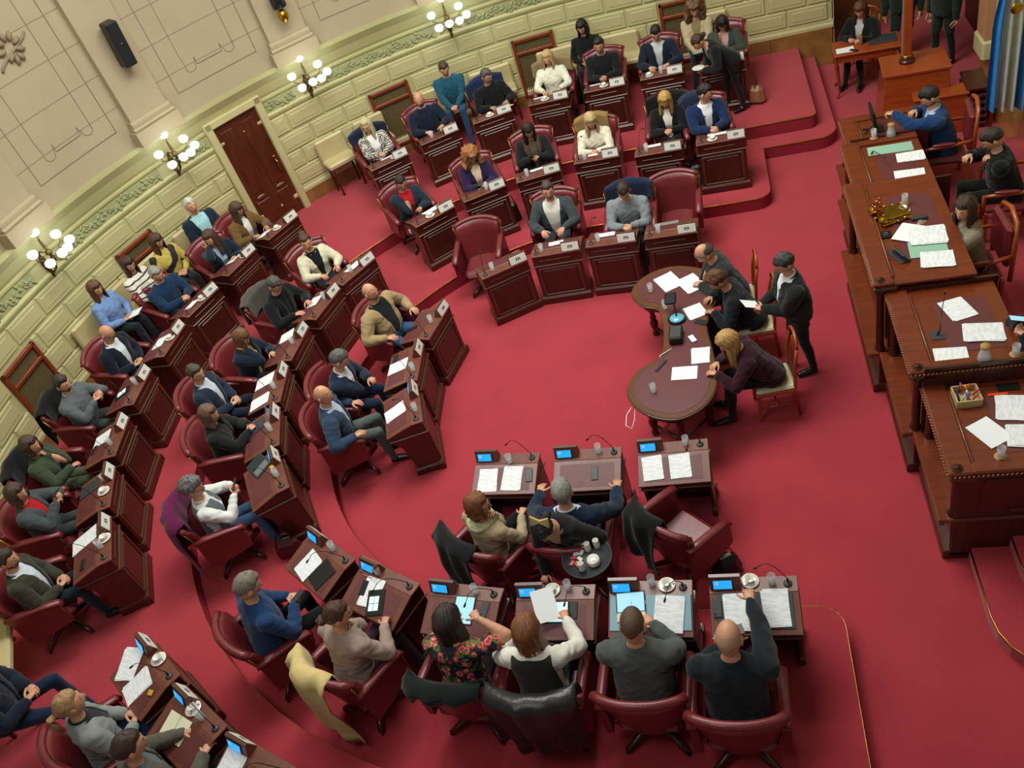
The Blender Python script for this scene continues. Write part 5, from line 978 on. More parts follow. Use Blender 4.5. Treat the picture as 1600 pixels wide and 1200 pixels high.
T0 = Tr(2.30, 6.62, .76) @ Rz(rad(-4))
thing(sheet(.26, .18, PAPER, 3), 'notepad', 'white notepad under the hands of the woman writing', 'paper', T0 @ Tr(-.33, -.12, 0))
m = MB(); m.box((0, 0, .01), (.42, .3, .02), DARKG, None, .004); thing(m, 'laptop', 'closed dark laptop on the small side table', 'laptop', T0 @ Tr(.25, .05, 0))
m = MB(); m.lathe([(.026, 0), (.03, .02), (.03, .12), (.013, .17)], mat('tea', '9a8450', .2, trans=.4), (0, 0, 0), 12); o = thing(m, 'drink_bottle', 'small bottle with yellow cap on the side table', 'bottle', T0 @ Tr(-.08, 0, 0)); q = MB(); q.lathe([(.016, .165), (.016, .2)], mat('yellow_cap', 'd0c020', .5), (0, 0, 0), 10); q.obj('cap', o)
m = MB(); m.box((0, 0, .005), (.07, .14, .01), BLACK, None, .003); thing(m, 'mobile_phone', 'black phone beside the notepad on the side table', 'phone', T0 @ Tr(-.2, -.18, 0) @ Rz(1))
# flag hanging at the right
def cloth_sheet(mb, pts_top, length, cols, nfold=9, amp=.05, nz=10, T=None):
    pass
e = empty('flag', (0, 0, 0), 0, 'blue and white flag with a sun hanging at the right edge', 'flag')
FB = cloth('2a78c0'); FWc = cloth('c4c8c0')
m = MB(); cols = 40; rws = 14; vs = []; x0, yb = 3.44, 3.42
for j in range(rws + 1):
    t = j / rws; z = 3.1 - 2.15 * t
    for i in range(cols + 1):
        u = i / cols; ang = u * 2 * PI * 4.5; wv = .12 + .42 * min(1, t * 2.2)
        vs.append((x0 + wv * (u - .35), yb + .05 * math.sin(ang) * (.5 + t) + .1 * u, z - .12 * u * t))
        
fsb = []; k = cols + 1
for part, lo, hi, mt in (('blue_band', 0, 10, FB), ('white_band', 10, 28, FWc), ('blue_band', 28, 33, FB), ('white_fold', 33, 40, FWc)):
    q = MB(); sel = [(j, i) for j in range(rws + 1) for i in range(lo, hi + 1)]; ix = {s: n for n, s in enumerate(sel)}; vv = [vs[j * k + i] for j, i in sel]; n0 = len(vv)
    vv += [(x, y + .006, z) for x, y, z in vv]
    f = []
    for j in range(rws):
        for i in range(lo, hi): a, b, c, d = ix[(j, i)], ix[(j, i+1)], ix[(j+1, i+1)], ix[(j+1, i)]; f += [(a, b, c, d), (n0 + a, n0 + d, n0 + c, n0 + b)]
    q.add(vv, f, mt, None, True); q.obj(part, e)
m = MB(); m.ell((3.46, 3.30, 2.3), (.07, .02, .07), GOLD); m.obj('sun_emblem', e)
m = MB(); m.tube([(3.36, 3.52, .45), (3.38, 3.5, 3.25)], .018, WOODO, 8); m.obj('flagpole', e)

# ---------------- people ----------------
def ik(S, T, l1, l2, pole):
    S, T, pole = Vector(S), Vector(T), Vector(pole); d = T - S; L = min(d.length, (l1 + l2) * .995); L = max(L, .12); u = d.normalized()
    T2 = S + u * L; a = (l1 * l1 - l2 * l2 + L * L) / (2 * L); h = math.sqrt(max(0, l1 * l1 - a * a)); pp = pole - pole.dot(u) * u
    if pp.length < 1e-4: pp = Vector((0, 0, -1))
    return S + u * a + pp.normalized() * h, T2
def head_geom(hm, sk, brow, bald, beard, female, headT, small=1.0):
    """head mesh with nose, sockets, ears, eyes, brows, mouth"""
    mb = MB(); NS, NR = 26, 18; vs = []
    def P(th, ph):
        x = math.sin(th) * math.sin(ph); y = math.sin(th) * math.cos(ph); z = math.cos(th)
        X, Y, Z = x * .077, y * .098, z * .122
        if z < 0:
            X *= 1 - .30 * (-z) ** 1.4; 
            if y < 0: Y *= 1 - .40 * (-z)
            else: Y *= 1 - .06 * (-z)
        if y > 0:
            Y += .024 * math.exp(-((X / .013) ** 2 + ((Z + .018) / .026) ** 2)) + .006 * math.exp(-((Z - .035) / .014) ** 2) * (abs(X) < .06)
            Y -= .009 * math.exp(-(((abs(X) - .032) / .018) ** 2 + ((Z - .008) / .015) ** 2)); Y += .008 * math.exp(-((X / .03) ** 2 + ((Z + .1) / .02) ** 2))
        return (X, Y, Z)
    vs.append(P(0, 0))
    for j in range(1, NR):
        for i in range(NS): vs.append(P(PI * j / NR, 2 * PI * i / NS))
    vs.append(P(PI, 0)); L = len(vs) - 1; fs = []
    for i in range(NS):
        q = (i + 1) % NS; fs.append((0, 1 + q, 1 + i)); fs.append((L, L - NS + i, L - NS + q))
        for j in range(NR - 2): a = 1 + j * NS; fs.append((a+i, a+q, a+NS+q, a+NS+i))
    bfs = []; ffs = []
    for f in fs:
        c = sum((Vector(vs[i]) for i in f), Vector()) / len(f)
        (bfs if beard and c.z < (-.04 - .02 * abs(c.x) / .07 if c.y > .05 else -.05) and c.z > -.128 and c.y > .0 and not (abs(c.x) < .02 and -.066 < c.z < -.048) and not (abs(c.x) < .016 and c.z > -.045) else ffs).append(f)
    mb.add(vs, ffs, sk, None, True)
    if bfs:
        st = mat('stubble', '5c4638', .8, nscale=60, namt=.3); used = sorted({i for f in bfs for i in f}); ix = {u: n for n, u in enumerate(used)}
        mb.add([Vector(vs[u]) * 1.012 for u in used], [tuple(ix[i] for i in f) for f in bfs], st if beard > 1 else mat('stubble_light', '8e6c58', .7), None, True)
    EW = mat('eye_white', 'c8c4bc', .3); ED = mat('eye_dark', '20160f', .2); LIP = mat('lip', '8a4440' if female else '805048', .5)
    for s in (-1, 1):
        mb.ell((s * .078, -.008, -.005), (.010, .022, .032), sk, None, 8, 6, Matrix.Rotation(s * -.35, 3, 'Z'))
        mb.ell((s * .031, .083, .006), (.013, .009, .007), EW, None, 8, 5); mb.ell((s * .031, .089, .006), (.006, .0045, .006), ED, None, 6, 4)
        mb.ell((s * .031, .093, .030), (.017, .005, .0035), brow, None, 6, 4, Matrix.Rotation(s * .12, 3, 'Y'))
        mb.ell((s * .031, .089, .013), (.015, .006, .0035), sk, None, 6, 4)
    mb.ell((0, .089, -.055), (.023, .008, .0035), LIP, None, 8, 4); mb.ell((0, .088, -.062), (.019, .008, .004), LIP, None, 8, 4)
    return mb
def hair_geom(style, m, R3, hc, curl=0):
    """hair shell over the skull; long styles hang down in world space"""
    mb = MB()
    if style == 'bald': return None
    N = 52; M = 11
    long_ = {'long': .30, 'straight': .2, 'bob': .10, 'curly': .16}.get(style, 0)
    th0 = {'buzz': .006, 'short': .016, 'balding': .012, 'shaved': .004, 'curly': .05, 'curlyshort': .038, 'tied': .012, 'bun': .016, 'bunlow': .014, 'ponytail': .014, 'shorty': .026}.get(style, .022)
    noi = {'curly': .026, 'curlyshort': .018, 'short': .009, 'shorty': .014, 'buzz': .002, 'balding': .004, 'shaved': .001}.get(style, .008)
    outer = []; inner = []; cols = M + (6 if long_ else 0)
    for i in range(N):
        ph = -PI + 2 * PI * i / N; ap = abs(ph)
        if ap < .95: end = 1.02
        elif ap < 1.35: end = 1.02 + (ap - .95) / .4 * .45
        elif ap < 1.75: end = 1.50
        else: end = 1.55 + (ap - 1.75) / (PI - 1.75) * .38
        if style in ('curly', 'curlyshort', 'shorty', 'bob', 'long', 'straight') and ap < 1.35: end += .08
        end += .07 * noise.noise(Vector((ph * 3.1, hc, 0))) + (.05 if ap < .25 else 0); st = .0
        if style == 'balding': st = min(end - .02, 2.6 - min(1, max(0, (ap - .9) / .9)) * 1.65)
        if style == 'shaved': st = min(end - .02, 2.6 - min(1, max(0, (ap - .9) / .9)) * 1.45)
        hang = long_ if ap > .98 else 0
        col = []; coli = []
        for j in range(M + 1):
            t = st + (max(end, st + .02) - st) * j / M if not hang else 1.65 * j / M
            x = math.sin(t) * math.sin(ph); y = math.sin(t) * math.cos(ph); z = math.cos(t)
            k = 1 - .25 * max(0, -z); sk = Vector((x * .077 * k, y * .098 * (1 - .15 * max(0, -z) * (y < 0)), z * .122))
            th = th0 * (1 if hang else max(.06, min(1, (M - j) / 2.6)) ** .7) * (1 + .45 * z) * (1 - .25 * (abs(math.sin(ph)) ** 3) * (not long_))
            nn = (noise.noise(Vector((x * 3.2, y * 3.2, z * 3.2)) + Vector((hc, 0, 0))) + .6 * noise.noise(Vector((x * 9, y * 9, z * 5)) + Vector((hc, 0, 0)))) * noi * (1 if hang or j < M - 1 else .3) + (.004 * math.sin(ph * 17 + hc + 2 * t) * min(1, t * 2) if long_ else .0015 * math.sin(ph * 23)) - (.008 * math.exp(-((x / .12) ** 2)) * (y > -.3) if long_ else 0)
            if curl or 'curly' in style: nn += noise.noise(Vector((x, y, z)) * 9 + Vector((hc, 3, 0))) * noi * 1.2
            d = Vector((x, y, z)).normalized(); col.append(R3 @ (sk + d * (th + nn))); coli.append(R3 @ (sk + d * .002))
        if long_:
            base = col[-1].copy(); bi = coli[-1].copy(); dirh = R3 @ Vector((math.sin(ph), math.cos(ph), 0)); dirh.z = 0
            for j in range(1, 7):
                t = j / 6; ll = (hang * (1 - .12 * math.sin(ph * 5 + hc)) if hang else .002)
                wv = .012 * math.sin(t * 7 + ph * 3) * t + (noise.noise(base * 9 + Vector((0, 0, t * 3))) * (.03 if 'curly' in style else .012))
                down = Vector((0, 0, -ll * t)); spread = dirh * (.012 * math.sin(t * PI) + wv - (.018 * t if 'curly' not in style else -.02 * math.sin(t * PI)))
                if not hang: spread = Vector(); 
                col.append(base + down + spread); coli.append(bi + down + spread - dirh * (.012 if hang else 0) * (1 - t * .3) + Vector((0, 0, .002)))
        outer.append(col); inner.append(coli)
    K = len(outer[0]); vs = [p for c in outer for p in c]; off = len(vs); vs += [p for c in inner for p in c]; fs = []
    for i in range(N):
        q = (i + 1) % N
        a0 = -PI + 2 * PI * (i + .5) / N
        for j in range(K - 1):
            if long_ and j >= M and abs(a0) < .98: continue
            fs.append((i*K+j, q*K+j, q*K+j+1, i*K+j+1)); fs.append((off+i*K+j, off+i*K+j+1, off+q*K+j+1, off+q*K+j))
        if not (long_ and abs(a0) < .98): fs.append((i*K+K-1, q*K+K-1, off+q*K+K-1, off+i*K+K-1))
        else: fs.append((i*K+M, q*K+M, off+q*K+M, off+i*K+M))
    mb.add(vs, fs, m, None, True)
    if style in ('bun', 'tied', 'bunlow'):
        c = R3 @ Vector((0, -.09, .10) if style == 'bun' else (0, -.115, -.01)); mb.ell(c, (.045, .045, .04), m, None, 10, 7)
        for a in range(5): mb.ell(c + Vector((.03 * math.cos(a * 1.3), .03 * math.sin(a * 1.3), .012)), (.022, .022, .018), m, None, 7, 5)
    if style == 'ponytail':
        c = R3 @ Vector((0, -.11, .02)); mb.tube([c, c + Vector((0, -.04, -.01)) , c + Vector((0, -.06, -.08)), c + Vector((0, -.05, -.18))], [.02, .034, .036, .012], m, 8)
    return mb
def hand_mesh(mb, W_, F, Nn, m, side, curl=.5, s=1.0):
    """palm and five bent fingers; W_ wrist, F finger direction, Nn palm normal (towards the back of the hand)"""
    F = Vector(F).normalized(); Nn = (Vector(Nn) - Vector(Nn).dot(F) * F).normalized(); S = F.cross(Nn) * side
    p = Vector(W_)
    mb.tube([p - F * .02 * s, p + F * .015 * s, p + F * .045 * s, p + F * .085 * s], [(.024 * s, .020 * s)] * 1 + [(.030 * s, .017 * s), (.037 * s, .015 * s), (.036 * s, .011 * s)], m, 8)
    for i, (off, L, b) in enumerate(((.031, .068, .082), (.0105, .078, .088), (-.0105, .072, .086), (-.030, .056, .078))):
        q = p + S * off * s + F * b * s; d = F.copy() + S * off * 2.0; d.normalize(); pts = [q - d * .012 * s]; ang = curl * .35
        pts.append(q)
        for k, seg in enumerate((.44, .32, .24)):
            ang += curl * (.55 + .1 * i); dd = (d * math.cos(ang) - Nn * math.sin(ang)); q = q + dd * L * seg * s; pts.append(q.copy())
        mb.tube(pts, [.0095 * s, .0095 * s, .0088 * s, .008 * s, .006 * s], m, 6)
    q = p + S * .030 * s + F * .025 * s; d1 = (F * .55 + S * .8 - Nn * .25).normalized(); d2 = (F * .95 + S * .25 - Nn * .35 * (curl + .3)).normalized()
    mb.tube([q - d1 * .015 * s, q + d1 * .03 * s, q + d1 * .045 * s + d2 * .02 * s, q + d1 * .048 * s + d2 * .042 * s], [.0125 * s, .0115 * s, .0095 * s, .0065 * s], m, 6)
SKEL = {}
def person(p):
    pid, kind, dk, px, py, z0, yaw, lean, hy, hp, pose, sex, ski, hair, hc, top, tc, ic, pc, ex, ph, tail, S_ = p
    fem = sex == 'f'; near = py < -1.5 or pid in ('st1', 'B1', 'B2', 'B3', 'tb1', 'tb2', 'tb3', 'ro1', 'ro2', 'ro3'); vox = .0165 if near else .021
    sit = kind != 'stand'; hz = {'stand': .93, 'bench': .70}.get(kind, .53); al = rad(lean); sk = skin(ski); hm_ = hairm(hc)
    bk = {'V6': 1.12, 'V5': 1.10, 'st1': 1.2, 'B1': 1.15, 'B3': 1.1, 'B2': 1.05, 'C2': 1.08, 'ro1': 1.1, 'W3': 1.08, 'U2': 1.08, 'Y2': 1.1, 'Y3': 1.08}.get(pid, 1.04 if fem else 1.05); fs_ = (.93 if fem else 1.04) * bk
    up = Vector((0, math.sin(al), math.cos(al))); fw = Vector((0, math.cos(al), -math.sin(al))); P0 = Vector((0, 0, hz))
    def sp(d, x=0, y=0): return P0 + up * d + Vector((x, 0, 0)) + fw * y
    # torso rings (distance up the spine, half width, half depth, y offset)
    gi = bk
    rings = [(-.11, .10, .09, 0), (-.08, .17, .13, 0), (0, .186 * (1.02 if fem else .98), .135, .0), (.10, (.15 if fem else .172) * gi, (.12 if fem else .132) * gi, .01), (.20, (.152 if fem else .174) * gi, (.12 if fem else .135) * gi, .015), (.30, .178 * (1 if fem else 1.05), .13, .015 + (.014 if fem else 0)), (.38, .19 * fs_, .122, .008), (.435, .188 * fs_, .095, 0), (.478, .115 * fs_, .07, 0), (.50, .062, .058, 0), (.56, .052, .054, .005), (.62, .05, .05, .015)]
    vs = []; fs = []; n = 16
    for d, w, dp, yo in rings:
        c = sp(d, 0, yo)
        for i in range(n): a = 2 * PI * i / n; e = .8; cx_, cy_ = math.cos(a), math.sin(a); vs.append(c + Vector((w * math.copysign(abs(cx_) ** e, cx_), 0, 0)) + fw * dp * math.copysign(abs(cy_) ** e, cy_))
    for j in range(len(rings) - 1):
        for i in range(n): k = (i + 1) % n; fs.append((j*n+i, j*n+k, (j+1)*n+k, (j+1)*n+i))
    fs += [tuple(range(n))[::-1], tuple((len(rings)-1)*n + i for i in range(n))]
    mb = MB(); mb.add(vs, fs, sk)
    hb = sp(.66); hyaw, hpit = rad(hy), rad(hp)
    HR = (Matrix.Rotation(hyaw, 3, 'Z') @ Matrix.Rotation(-hpit, 3, 'X')) * 1.06
    hc_ = Vector((0, math.sin(al) * .66, hz + .66 * math.cos(al))) + HR @ Vector((0, .012, .0))
    neck = sp(.52); mb.tube([neck, neck.lerp(hc_, .5), hc_ + HR @ Vector((0, -.01, -.03))], [.056, .052, .055], sk, 10)
    mb.ell(hc_ + HR @ Vector((0, 0, .005)), (.066, .082, .095), sk, None, 12, 9, HR)
    shw = .188 * fs_; bones = []
    # legs
    for s in (-1, 1):
        H = P0 + Vector((s * .088, .0, -.02))
        if sit:
            ky = .44; K = Vector((s * (.13 if not fem else .09), ky, hz - .005)); A = Vector((s * .13, ky + .02, .1)) if kind != 'bench' else Vector((s * .12, ky + .05, .1))
            if pid in ('B1',): K = Vector((s * .2, ky, hz)); A = Vector((s * .2, ky + .1, .1))
            if pid == 'lf1' and s > 0: K = Vector((.2, .46, .62)); A = Vector((.30, .86, .2))
        else:
            bx = {'st2': .0, 'st3': .0}.get(pid, 0)
            A = Vector((s * .09, (.06 if s > 0 else -.12) + bx, .09)); K = (H + A) / 2 + Vector((s * .01, .03, 0))
        r0 = .082 if fem else .078
        mb.tube([H + Vector((0, -.03 if sit else 0, 0)), H.lerp(K, .5), K], [r0 + .004, .07, .055], sk, 10); mb.ell(K, (.056, .056, .056), sk)
        mb.tube([K, K.lerp(A, .35) + Vector((0, -.012, 0)), A], [.053, .052, .037], sk, 10)
        toe = A + Vector((s * .02, .16, -.055)); mb.tube([A + Vector((0, -.04, -.045)), A + Vector((0, .03, -.04)), toe], [(.036, .036), (.042, .036), (.034, .024)], sk, 8); mb.ell(toe, (.036, .04, .024), sk)
        bones += [('leg', H, K, .078), ('leg', K, A, .047), ('foot', A + Vector((0, -.04, -.05)), toe, .034)]
    # arms
    dz = (.80 if kind in ('desk', 'wood') else .98 if kind == 'office' else .79) / S_
    sy = .0
    TG = {'desk': [(-.15, .42, dz), (.15, .42, dz)], 'together': [(-.05, .42, dz + .01), (.05, .44, dz + .01)], 'lap': [(-.08, .27, hz + .11), (.08, .27, hz + .11)], 'arms': [(-.30, .22, .72), (.30, .22, .72)],
          'wide': [(-.36, .50, dz + .02), (.36, .50, dz + .02)], 'phone': [(-.06, .33, dz + .03), (.06, .33, dz + .03)], 'phoneup': [(-.08, .36, dz + .14), (.07, .36, dz + .12)], 'chinR': [(-.08, .38, dz), 'chin'], 'chinL': ['chin', (.1, .38, dz)],
          'foreheadR': [(-.1, .38, dz), 'brow'], 'hairR': [(-.2, .42, dz), 'hair'], 'reachR': [(-.2, .40, dz + .02), (.16, .48, dz + .04)], 'reachcup': [(-.02, .42, dz + .02), (.12, .78, dz + .16)], 'reachL': [(-.08, .56, dz + .12), (.2, .3, dz - .02)],
          'writel': [(-.14, .56, dz), (.02, .52, dz + .01)], 'standpaper': [(-.05, .38, 1.08), (.1, .36, 1.02)], 'tray': [(-.24, .36, .98), (.16, .46, .74)], 'serve': [(-.12, .5, .95), (.1, .35, .9)], 'side': [(-.26, .02, .80), (.26, .04, .80)],
          'paperR': [(-.12, .42, dz + .02), (.1, .5, dz + .05)], 'write': [(-.1, .38, .80), (.08, .38, .81)]}[pose]
    hands = []
    for s, tg in zip((-1, 1), TG):
        Sh = sp(.41, s * shw, 0)
        if tg == 'chin': tg = hc_ + HR @ Vector((s * .02, .085, -.17)); cu = .9
        elif tg == 'brow': tg = hc_ + HR @ Vector((s * .065, .10, -.09)); cu = .5
        elif tg == 'hair': tg = hc_ + Vector((.2, .10, -.06)); cu = 1.3
        else: tg = Vector(tg); cu = .55 if pose in ('desk', 'wide', 'lap', 'arms', 'side', 'writel') else 1.1
        raised = cu in (.9, .5) and tg.z > dz + .12
        pole = Vector((s * .8, -.35, -.55)) if not raised else Vector((s * .7, .2, -1))
        if pose == 'standpaper': pole = Vector((s * .5, -.8, -.5))
        E, Wr = ik(Sh, tg, .285, .255, pole)
        mb.ell(Sh, (.070, .070, .064), sk); mb.tube([Sh, Sh.lerp(E, .5), E], [.064 * bk, .056 * bk, .046 * bk], sk, 10); mb.ell(E, (.045, .045, .045), sk); mb.tube([E, E.lerp(Wr, .35), Wr], [.046 * bk, .043 * bk, .029], sk, 10)
        bones += [('arm', Sh, E, .05), ('arm', E, Wr, .034)]; hands.append((s, E, Wr, cu, raised))
    bones.append(('torso', sp(-.06), sp(.44), .15)); bones.append(('neck', sp(.49), hc_ + HR @ Vector((0, 0, -.05)), .05)); bones.append(('head', hc_ + HR @ Vector((0, 0, -.03)), hc_ + HR @ Vector((0, 0, .04)), .085))
    # grow one continuous surface
    tmp = mb.obj('tmp'); rm = tmp.modifiers.new('r', 'REMESH'); rm.mode = 'VOXEL'; rm.voxel_size = vox; sm_ = tmp.modifiers.new('s', 'SMOOTH'); sm_.factor = .5; sm_.iterations = 3
    dg = bpy.context.evaluated_depsgraph_get(); ev = tmp.evaluated_get(dg); me = ev.to_mesh(); nv = len(me.vertices)
    co = np.empty(nv * 3); me.vertices.foreach_get('co', co); co = co.reshape(-1, 3); nf = len(me.polygons)
    li = np.empty(len(me.loops), int); me.loops.foreach_get('vertex_index', li); fa = li.reshape(nf, 4) if len(li) == nf * 4 else None
    no = np.empty(nv * 3); me.vertices.foreach_get('normal', no) if hasattr(me.vertices[0], 'normal') else None; no = no.reshape(-1, 3)
    ev.to_mesh_clear(); bpy.data.objects.remove(tmp)
    # fabric folds
    ctr = co[fa].mean(1); lab = np.zeros(nf, int); best = np.full(nf, 9.0); tpar = np.zeros(nf)
    names = ['torso', 'arm', 'leg', 'foot', 'neck', 'head']; bi = np.zeros(nf, int)
    for k, (nm, a, b, r) in enumerate(bones):
        a_, b_ = np.array(a), np.array(b); d = b_ - a_; t = np.clip(((ctr - a_) @ d) / (d @ d), 0, 1); ds = np.linalg.norm(ctr - a_ - t[:, None] * d, axis=1) - r * (1.0 if nm != 'torso' else 1)
        mk = ds < best; best[mk] = ds[mk]; lab[mk] = names.index(nm); tpar[mk] = t[mk]; bi[mk] = k
    upv, fwv = np.array(up), np.array(fw); rel = ctr - np.array(P0); sd = rel @ upv; sf = rel @ fwv; sx = rel[:, 0]
    seed = abs(hash(pid)) % 97 if False else sum(map(ord, pid)) % 97
    def layer(mask, off, name, m, wr=.0, par=None):
        f = fa[mask]
        if len(f) == 0: return None
        used, inv = np.unique(f, return_inverse=True); f2 = inv.reshape(-1, 4); v = co[used]; nn = no[used]
        w = np.zeros(len(used))
        if wr:
            s1 = np.sin(v[:, 0] * 47 + seed + 3 * np.sin(v[:, 2] * 31)) * np.sin(v[:, 2] * 39 + v[:, 1] * 33 + seed); s2 = np.sin(v[:, 0] * 83 + v[:, 1] * 71 + v[:, 2] * 97 + seed)
            w = wr * (s1 * .7 + s2 * .3)
        e = np.concatenate([f2[:, [0, 1]], f2[:, [1, 2]], f2[:, [2, 3]], f2[:, [3, 0]]]); es = np.sort(e, 1); key = es[:, 0] * 100000 + es[:, 1]; u, ix, cn = np.unique(key, return_index=True, return_counts=True); be = e[ix[cn == 1]]
        v = v.copy()
        for _ in range(5):   # even out the hem
            acc = np.zeros_like(v); ct = np.zeros(len(v)); np.add.at(acc, be[:, 0], v[be[:, 1]]); np.add.at(acc, be[:, 1], v[be[:, 0]]); np.add.at(ct, be[:, 0], 1); np.add.at(ct, be[:, 1], 1)
            mk = ct > 0; v[mk] = .4 * v[mk] + .6 * acc[mk] / ct[mk][:, None]
        vo = v + nn * (off + w)[:, None]; vi = v + nn * max(0, off - .012)
        L = len(used); faces = f2.tolist() + [[int(b), int(a), int(a) + L, int(b) + L] for a, b in be]
        me_ = bpy.data.meshes.new(name); me_.from_pydata(np.concatenate([vo, vi]).tolist(), [], faces); me_.materials.append(m); me_.polygons.foreach_set('use_smooth', [True] * len(faces)); me_.update()
        o = link(name, me_, root); return o
    # body object
    bd = MB(); bd.add(co.tolist(), [tuple(q) for q in fa.tolist()], sk, None, True)
    hg = head_geom(None, sk, hm_, hair == 'bald', 2 if 'beard' in ex else 1 if 'stubble' in ex else 0, fem, None); HT = Tr(*hc_) @ HR.to_4x4()
    b0 = len(bd.v); bd.v += [tuple(HT @ Vector(q)) for q in hg.v]
    for f, mi_, s_ in zip(hg.f, hg.m, hg.sm): bd.f.append(tuple(i + b0 for i in f)); bd.m.append(bd.mi(hg.mats[mi_])); bd.sm.append(s_)
    for s, E, Wr, cu, raised in hands:
        F = (Wr - E).normalized()
        if raised: Nn = -(HR @ Vector((0, -1, .1))) * -1; Nn = Vector((s * .4, .9, 0)); F2 = (F + Vector((0, 0, .5))).normalized()
        else: F2 = (F * .8 + Vector((0, .5, 0)) + Vector((0, 0, -F.z * .9))).normalized() if pose != 'side' else F; Nn = Vector((0, 0, 1)) if pose != 'side' else Vector((s, 0, 0))
        if pose in ('together', 'lap', 'phoneup', 'phone', 'standpaper'): F2 = (F2 + Vector((-s * .5, 0, 0))).normalized(); Nn = (Vector((s * .5, 0, .8))).normalized()
        hand_mesh(bd, Wr, F2, Nn, sk, -s, cu, .94 if fem else 1.04)
    # bmesh winding of the voxel shell is already outward: skip the recalculation for speed
    me2 = bpy.data.meshes.new('person'); me2.from_pydata(bd.v, [], bd.f); [me2.materials.append(m) for m in bd.mats]; me2.polygons.foreach_set('material_index', bd.m); me2.polygons.foreach_set('use_smooth', [True] * len(bd.f)); me2.update()
    root = link('person', me2, None, (px, py, z0), yaw); root.scale = (S_, S_, S_); root['label'] = ph + ', ' + tail; root['category'] = 'person'
    T_, A_, L_, F_, N_ = (lab == 0), (lab == 1), (lab == 2), (lab == 3), (lab == 4)
    topm = {'plaid': plaid, 'floral': floral}.get(top, lambda: cloth(tc))() if top in ('plaid', 'floral') else wavemat('stripes_white', ['2a2c2e', 'd8d4c4', .16], 4.2, 'Z', 1.5) if top == 'stripesw' else wavemat('stripes_yellow', ['20201e', 'b8a450', .4], 1.7, 'DIAGONAL', 2) if top == 'stripesy' else cloth(tc)
    pants = cloth(pc); long_top = top in ('coat', 'fur') or kind == 'stand'
    body_top = T_ & (sd < (.485 if top in ('jacket', 'plaid', 'floral', 'vest') else .505)) & (sd > -.07)
    if sit: body_top &= ~((sd < .02) & (sf > .10))
    sleeves = A_ if top not in ('floral',) else A_ & (bi % 2 == 0) & (tpar < .75) | False
    if top == 'floral':
        arm_up = [k for k, b in enumerate(bones) if b[0] == 'arm'][::2]; sleeves = A_ & np.isin(bi, arm_up) & (tpar < .8)
    hips = (T_ & (sd <= .02)) | L_
    low = L_ & (tpar < 2) & (np.isin(bi, [k for k, b in enumerate(bones) if b[0] == 'leg'][::2])) & (tpar < (.95 if pid in ('cr2', 'cr3') else .42 if long_top else .18 if not sit else .1))
    wr = .0065
    layer(hips & ~(T_ & (sd > .0)) | (T_ & (sd <= .03)), .007, 'trousers', pants, .003)
    shm = mat('shoe_brown', '5a3420', .4) if pid in ('Y1',) else mat('shoe_black', '101010', .3)
    for q, kk in enumerate([k for k, b in enumerate(bones) if b[0] == 'foot']): layer(F_ & (bi == kk), .007, 'shoe', shm)
    open_ = top in ('jacket', 'plaid', 'fur', 'coat') and ic and not (top == 'coat' and ic == tc)
    if open_:
        vw = .018 + .055 * np.clip((sd - .05) / .4, 0, 1) * (1.25 if pid in ('B1', 'wb1', 'A2', 'T1', 'Y1', 'U1') else 1) + (.03 if pid in ('B1', 'A2', 'wb1') else 0)
        V = (sf > .02) & (np.abs(sx) < vw) & (sd > .02)
        inn = 'shirt' if ic not in ('14181c',) else 'sweater'
        layer(T_ & (sf > -.02) & (np.abs(sx) < vw + .06) & (sd > -.02) & (sd < .49) | (T_ & (sd > .44) & (sd < .505)), .006, inn, cloth(ic), .0015)
        jk = layer(((body_top | sleeves | (low if (long_top or True) else False)) & ~V & ~((lab == 0) & (sd > .475) & (sf > .0))), .023, 'jacket' if top != 'coat' else 'coat', topm, wr)
    elif top == 'vest':
        layer(body_top | sleeves, .015, 'blouse', cloth(ic), wr * 1.3); layer(body_top & (sd < .46) & (np.abs(sx) < .15) & ~((np.abs(sx) < .03) & (sf > 0) & (sd > .1)), .023, 'waistcoat', cloth(tc), .002)
    elif top == 'scarf':
        layer(body_top | sleeves, .011, 'sweater', cloth(tc), wr)
    else:
        layer(body_top | sleeves | (low if long_top else (T_ & (sd < 0) & (sd > -.05) & (sf < .1))), .017 if top != 'floral' else .012, {'sweater': 'sweater', 'coat': 'coat', 'floral': 'blouse', 'shirt': 'blouse'}.get(top, 'cardigan'), topm, wr * 1.2)
    # collars and small wear
    nk = sp(.495, 0, .0)
    def ring(c, rx, ry, r, m, name, tilt=0, a0=0, a1=360, lift=0):
        q = MB(); pts = []
        for i in range(17): a = rad(a0 + (a1 - a0) * i / 16); pts.append(c + Vector((rx * math.cos(a), 0, 0)) + fw * ry * math.sin(a) + up * (lift * (1 - math.sin(a)) - .02 * max(0, math.sin(a))))
        q.tube(pts, r, m, 6); return q.obj(name, root)
    if ic and top in ('jacket', 'sweater', 'plaid', 'vest') and ic not in ('14181c', tc): ring(nk, .066, .066, (.011, .016), cloth(ic), 'collar', 0, 100, 440, .006)
    elif top in ('sweater', 'coat', 'fur', 'shirt', 'stripesw', 'stripesy'): ring(nk, .066, .064, (.012, .014), topm, 'collar', 0, 90, 450, .004)
    if top in ('jacket', 'coat', 'plaid') and open_: ring(sp(.478), .088, .078, (.012, .02), topm, 'lapel_collar', 0, 115, 425, .008)
    if top == 'fur':
        q = MB(); fm = mat('fur_brown', '4a3a2c', .95, nscale=50, namt=.4, bump=1, bscale=60)
        for s in (-1, 1): q.tube([sp(.50, s * .03, -.07), sp(.49, s * .09, .0), sp(.40, s * .10, .10), sp(.25, s * .07, .15), sp(.12, s * .06, .15)], [.035, .05, .055, .05, .03], fm, 8)
        q.obj('fur_collar', root)
